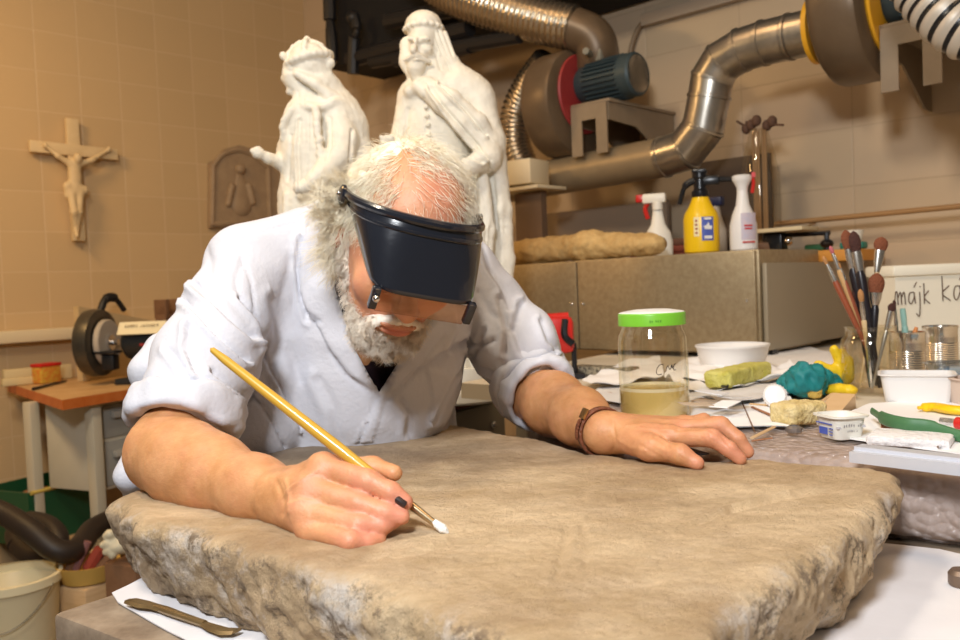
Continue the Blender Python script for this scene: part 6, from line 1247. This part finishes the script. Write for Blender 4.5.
# small printed tub -------------------------------------------------------
def tub(px_c, py_c, w, d, h, X, mt_, parent, th=.0018, taper=.86, rim=.004):
    c = on(px_c, py_c); X = nrm(X); Y_ = np.cross(ZU, X); V_ = []; n = 10
    def ring(w_, d_, z, r_):
        out_ = []
        for qx_, qy_, a0 in ((1, 1, 0), (-1, 1, 90), (-1, -1, 180), (1, -1, 270)):
            for k_ in range(4): a_ = math.radians(a0+30*k_); out_.append(c+X*(qx_*(w_/2-r_)+r_*math.cos(a_))+Y_*(qy_*(d_/2-r_)+r_*math.sin(a_))+ZU*z)
        return out_
    R3 = [ring(w*taper, d*taper, 0, .008), ring(w*taper+.002, d*taper+.002, .002, .009), ring(w, d, h-.003, .012), ring(w+rim*2, d+rim*2, h-.002, .014), ring(w+rim*2, d+rim*2, h, .014), ring(w-th, d-th, h, .011), ring(w*taper-th, d*taper-th, th+.001, .008)]
    for r_ in R3: V_ += r_
    Fq = [(i_*16+k_, i_*16+(k_+1) % 16, (i_+1)*16+(k_+1) % 16, (i_+1)*16+k_) for i_ in range(6) for k_ in range(16)]+[tuple(range(16))[::-1], tuple(range(96, 112))]
    return mkmesh('tub', V_, Fq, mt_, parent=parent, smooth=40), c, X, Y_
Xt = nrm(on(838, 449)-on(812, 442)); t = thing('plastic_tub', 'small white printed plastic tub with blue lettering on bubble wrap', 'tub', on(841, 436))
ob, c, X, Y_ = tub(841, 437, .050, .046, .030, Xt, M_whitew, t, taper=.80)
m = MB(); m.box(c+ZU*.016, (.044, .040, .003), X); m.obj('contents', mat('greyish_paste', (.60, .58, .60), .6), t)
fn = -Y_; tz = nrm(ZU-fn*.0+(-fn)*-.16); p0 = c+fn*(.0218)+ZU*.012
for i_, (tx, sz, dz) in enumerate((('RAMA DELMA', .0050, .010),)): pass
m = MB(); rs2 = random.Random(3)
for k_ in range(14): m.box(p0+X*(-.012+.0012*k_)+fn*.0006-ZU*.002, (.0006 if k_ % 3 else .0010, .0006, .009), X)
for k_ in range(3): m.box(p0+X*(.011)+fn*.0007+ZU*(.002-.004*k_), (.008-.001*k_, .0006, .0014), X)
m.box(p0+X*-.002+fn*.0012+ZU*.0075, (.032, .0006, .0016), X); m.obj('blue_print', M_blue, t)
smudged('lettering', 8, .0055, mat('grey_ink', (.32, .29, .29), .6), t, c+X*.0238+ZU*.018+Y_*.0, Y_, nrm(ZU+X*.12))
smudged('lettering', 7, .0035, MATS['grey_ink'], t, c+X*.0232+ZU*.011, Y_, nrm(ZU+X*.12))
# bigger white tub, blue container
t = thing('plastic_tub', 'white oblong plastic tub in front of the ribbed tin cans', 'tub', on(917, 401)); tub(917, 401, .105, .07, .046, nrm(on(950, 404)-on(890, 403)), M_white, t)
t = thing('plastic_tub', 'translucent container holding something blue behind the oblong white tub', 'tub', on(965, 388)); ob, c, X, Y_ = tub(962, 391, .10, .07, .050, (1, 0, 0), glass('clear_tub', (.8, .85, .9), .1, .35, (.9, .93, .95)), t)
m = MB(); m.box(c+ZU*.022, (.07, .05, .034), X, bev=.006); m.obj('blue_contents', mat('sky_blue', (.15, .42, .72), .4), t)
t = thing('plastic_tub', 'dull beige tub cut by the right picture edge beside the oblong white tub', 'tub', on(972, 402)); tub(976, 404, .07, .05, .042, (1, 0, 0), mat('beige_plastic', (.62, .50, .42), .5), t)
# tin cans
def can(px, py, label, R_, h):
    c = on(px, py); t = thing('tin_can', label, 'tin can', c, 'ribbed tin cans by the brush jar')
    pr = [(R_*.97, 0), (R_*1.03, .001), (R_*1.03, .004), (R_, .006)]
    zz = .010
    while zz < h-.02: pr += [(R_, zz), (R_*1.035, zz+.0016), (R_, zz+.0032)] if zz < h-.034 or zz > h else [(R_, zz)]; zz += .0042
    pr += [(R_, h-.006), (R_*1.03, h-.004), (R_*1.03, h)]
    m = MB(); m.shell(pr, c, ZU, 40, th=.0012); m.obj('can', mat('tinplate', (.80, .74, .65), .18, .95), t, smooth=60); return c
ca = can(908, 385, 'ribbed tin can holding a mint-handled brush, beside the glass brush jar', .030, .098); cb_ = can(941, 377, 'ribbed tin can holding blue and orange tools, rightmost of the two cans', .031, .100)
# glass brush jar
cj = on(872, 391); RJ = 28.5/870*cj[1]; hJ = at(872, 326, cj[1])[2]-cj[2]
t = thing('glass_jar', 'clear open glass jar crammed with paintbrushes at right', 'jar', cj)
m = MB(); m.lathe([(1e-6, .001), (RJ*.92, .001), (RJ, .008), (RJ, hJ*.72), (RJ*.97, hJ*.80), (RJ*.84, hJ*.86), (RJ*.84, hJ*.97), (RJ*.88, hJ), (RJ*.80, hJ), (RJ*.80, hJ*.88), (RJ*.93, hJ*.79), (RJ*.95, hJ*.72), (RJ*.95, .010), (1e-6, .006)], cj, ZU, 48); m.obj('glass', glass('jar_glass_clear', (.95, .93, .88), .04, .06, (.97, .95, .90), .35), t, smooth=60)
# brushes: (foot in jar, head px, head depth offset, kind)
Mbr_ = mat('handle_redbrown', (.28, .07, .03), .35); Mblk = mat('handle_black', (.015, .012, .015), .3); Mtan = mat('handle_tan', (.55, .33, .14), .4); Mblue = mat('handle_blue', (.03, .12, .40), .35)
Mfer = mat('ferrule_steel', (.6, .56, .5), .25, .95); Mbs = mat('bristle_brown', (.20, .06, .025), .8, bump=.5, bscale=300); Mbd = mat('bristle_dark', (.06, .02, .015), .8, bump=.5, bscale=300); Mbt = mat('bristle_tan', (.45, .22, .08), .8, bump=.5, bscale=300)
def brush(foot, head, rb, lb_, Lf, rh, mh, mb_, label, flat=1., grp='paintbrushes in the glass jar', fm=None, nbt=False):
    d = nrm(head-foot); L_ = np.linalg.norm(head-foot); t = thing('paintbrush', label, 'paintbrush', foot, grp); x, y, _ = frame(d)
    m = MB(); m.tube([foot+d*k_*(L_-lb_-Lf) for k_ in (0, .3, .7, .95, 1)], [rh*.45, rh*.7, rh, rh*1.15, rh*.8], 12); m.obj('handle', mh, t)
    m = MB(); m.tube([foot+d*(L_-lb_-Lf-.003), foot+d*(L_-lb_-Lf*.5), foot+d*(L_-lb_)], [rh*.95, (rh+rb)*.5, rb*.8], 14, flat=flat, ref=vd); m.obj('ferrule', fm or Mfer, t)
    if not nbt: m = MB(); m.tube([foot+d*(L_-lb_+lb_*k_) for k_ in (0, .25, .5, .75, .92, 1)], [rb*.8, rb, rb*1.08, rb*.9, rb*.5, rb*.1], 14, flat=flat, ref=vd); m.obj('bristles', mb_, t)
    return t
def fj(dx, dy): return cj+v3(dx, dy, .008)
br = [
 ((.018, -.015), (823, 256), .02, .0035, .016, .03, .0050, Mbr_, Mbt, 'slim red-brown brush leaning furthest left in the glass jar'),
 ((.020, .000), (830, 246), .03, .0035, .014, .028, .0045, Mtan, mat('bristle_pink', (.45, .12, .14), .8), 'slim brush with pinkish tip leaning left in the glass jar'),
 ((.005, -.020), (853, 231), .0, .0095, .036, .035, .0075, Mblk, Mbd, 'black-handled brush with tall dark head, taller right one of the pair'),
 ((.012, .006), (845, 230), .02, .0095, .034, .035, .0075, Mblk, Mbs, 'black-handled brush with reddish head, left one of the tall pair'),
 ((-.016, .010), (882, 237), .03, .0115, .024, .040, .0045, mat('pale_handle', (.60, .45, .26), .4), Mbs, 'flat wide reddish brush with pale ferrule, rightmost of the tall ones'),
 ((-.008, -.012), (877, 273), -.01, .0130, .034, .022, .0060, Mblk, Mbs, 'round fat reddish mop brush in front of the tall pair'),
 ((.002, .012), (856, 286), .015, .0080, .026, .022, .0050, Mblk, Mbd, 'short dark brush low between the tall pair and the mop brush'),
 ((.000, -.004), (860, 289), -.015, .0050, .022, .030, .0045, mat('cream_handle', (.62, .46, .25), .4), Mbt, 'cream handled brush with tan tip at the middle of the jar'),
 ((-.010, -.024), (893, 303), -.03, .0065, .014, .034, .0035, mat('silver_handle', (.5, .5, .5), .3, .8), Mbd, 'silver handled brush with dark tip leaning right out of the jar'),
 ((.024, .010), (841, 270), .03, .0030, .015, .02, .0030, Mbr_, Mbd, 'thin dark-tipped brown brush behind the left pair in the jar'),
 ((.020, -.005), (838, 262), .025, .0030, .012, .02, .0034, Mbr_, Mbt, 'thin red-brown brush just right of the leftmost ones in the jar')]
for f_, hp_, dy, rb, lb_, Lf, rh, mh, mb_, label in br: brush(fj(*f_), at(hp_[0], hp_[1], cj[1]+dy), rb, lb_, Lf, rh, mh, mb_, label, flat=.6 if rb > .006 else 1)
m = MB(); m.tube([fj(-.006, -.012), at(866, 318, cj[1]-.01)], .0045, 8); o = m.obj('steel_rod', M_chrome); tag(o, 'bright steel rod standing inside the glass brush jar', 'rod')
brush(ca+v3(.005, 0, .004), at(902, 303, ca[1]), .006, .01, .03, .005, mat('mint_handle', (.32, .55, .48), .4), Mbt, 'mint green flat handle sticking up from the left tin can', grp='tools in the tin cans', fm=MATS['mint_handle'], nbt=True)
brush(ca+v3(-.012, 0, .004), at(894, 300, ca[1]), .003, .012, .02, .003, Mfer, Mbd, 'thin dark-tipped tool leaning left in the left tin can', grp='tools in the tin cans')
brush(ca+v3(-.01, .01, .004), at(918, 322, ca[1]+.01), .004, .01, .02, .004, mat('orange_handle', (.70, .25, .06), .4), Mbt, 'orange handled brush leaning right in the left tin can', grp='tools in the tin cans', nbt=True, fm=MATS['orange_handle'])
brush(cb_+v3(-.015, 0, .004), at(931, 321, cb_[1]), .0045, .01, .03, .0045, mat('sky_handle', (.10, .32, .60), .4), Mbt, 'blue handled tool leaning out between the two tin cans', grp='tools in the tin cans', nbt=True, fm=MATS['sky_handle'])
# yellow knife, green brush, foam pad, screwdriver, aluminium channel
m = MB(); m.tube(smoothpath([on(918, 408, .008), on(935, 407, .009), on(955, 410, .010), on(1000, 412, .010)]), [.004]*3+[.0095]*22, 12, flat=.7); o = m.obj('knife_handle', mat('knife_yellow', (.85, .55, .01), .35)); tag(o, 'smooth bright yellow tool handle in front of the oblong tub', 'tool')
t = thing('scrubbing_brush', 'long dull green brush with brown bristles lying across the papers', 'brush', on(915, 424))
m = MB(); m.tube(smoothpath([on(872, 411, .018), on(885, 419, .020), on(905, 424, .020), on(930, 427, .018), on(962, 437, .010)]), [.005]*6+[.0085]*20+[.007]*7, 10, flat=.5, ref=(0, 1, 0)); m.obj('handle', mat('dull_green', (.06, .17, .07), .5), t)
m = MB()
for k_ in range(40): x = 880+rs.uniform(0, 30); y = 421+(x-880)*.17; p = on(x, y, .014)+v3(0, rs.uniform(-.005, .005), 0); m.tube([p, p+v3(rs.uniform(-.002, .002), -.003, -.013)], .0009, 4)
m.obj('bristles', mat('brown_bristle', (.30, .13, .06), .8), t)
p, q = on(870, 444), on(950, 449); X = nrm(q-p); m = MB(); m.box((p+q)/2+ZU*.007+np.cross(ZU, X)*.016, (np.linalg.norm(q-p)*1.05, .065, .012), X, bev=.004); o = m.obj('foam_pad', mat('white_foam', (.80, .78, .78), .9, bump=.6, bscale=120)); tag(o, 'white fibrous pad lying behind the aluminium channel', 'pad')
p, q = on(856, 460), on(1010, 479); X = nrm(q-p); Y_ = np.cross(ZU, X); m = MB(); m.prism([(-.016, 0), (.016, 0), (.016, .012), (.004, .012), (.004, .016), (-.016, .016)], (p+q)/2, -Y_, ZU, np.linalg.norm(q-p)); o = m.obj('metal_channel', mat('white_alu', (.66, .68, .74), .3, .3)); tag(o, 'long pale aluminium channel at the edge of the wrapped block', 'channel')
t = thing('screwdriver', 'screwdriver with red handle tip at the right picture edge', 'screwdriver', on(955, 424, .006)); m = MB(); m.tube([on(941, 421, .012), on(958, 423, .012)], .005, 10); m.obj('shaft', glass('clear_handle', (.8, .8, .85), .1, .5), t); m = MB(); m.tube([on(957, 423, .012), on(990, 427, .012)], .008, 12); m.obj('handle', M_red, t)
m = MB(); m.tube([on(938, 447, .006), on(962, 432, .012)], .0016, 6); o = m.obj('metal_pick', M_chrome); tag(o, 'thin metal pick leaning over the foam pad at the right edge', 'pick')
c = onz(962, 586, ZW+.003); m = MB(); m.lathe([(.010, 0), (.012, .003), (.012, .012), (.009, .016), (0, .016)], c, ZU, 20); o = m.obj('metal_knob', mat('knob_brown', (.20, .14, .10), .4, .5)); tag(o, 'small brown metal knob on white paper at the right edge', 'knob')  # brown metal knob lying loose on the paper
p = np.array([*at(700, 356, 2.1)[:2], ZT]); 
m = MB(); m.box(on(604, 375)+ZU*.01, (.16, .05, .02), A, bev=.002); o = m.obj('foam_strip', mat('speckled_foam', (.34, .29, .20), .8, col2=(.08, .07, .05), nscale=120, contrast=(.45, .55))); tag(o, 'grey speckled strip lying in front of the cabinet behind papers', 'strip')
# ------------------------------------------------------------------ lamps
def area(name, loc, tgt, size, power, col, sy=None):
    l = bpy.data.lights.new(name, 'AREA'); l.energy = power; l.color = col; l.size = size
    if sy: l.shape = 'RECTANGLE'; l.size_y = sy
    o = bpy.data.objects.new(name, l); COL.objects.link(o); o.location = loc; o.rotation_euler = (Vector(tgt)-Vector(loc)).to_track_quat('-Z', 'Y').to_euler(); return o
area('flash_softbox', (-.30, -.35, 2.1), (.2, 1.3, .95), .28, 38, (.93, .96, 1.0))
area('statue_lamp', (-.9, .7, 3.0), (-.2, 2.3, 1.5), .3, 25, (1.0, .88, .70))
area('ceiling_lamp', (-.4, 2.2, 3.15), (-.6, 2.6, 0), 1.0, 7, (1.0, .60, .28), .3)
area('ceiling_lamp', (1.2, .6, 3.15), (1.3, 1.2, 0), 1.0, 12, (1.0, .66, .36), .3)
area('bench_lamp', (-2.0, 2.3, 2.6), (-1.7, 3.2, .8), .4, 19, (1.0, .62, .26))
w = bpy.data.worlds.new('room_ambience'); SC.world = w; w.use_nodes = True; w.node_tree.nodes['Background'].inputs[0].default_value = (1.0, .84, .66, 1); w.node_tree.nodes['Background'].inputs[1].default_value = .105
SC.view_settings.view_transform = 'Standard'; SC.view_settings.look = 'None'; SC.view_settings.gamma = 1; SC.view_settings.use_curve_mapping = False; SC.view_settings.exposure = 0
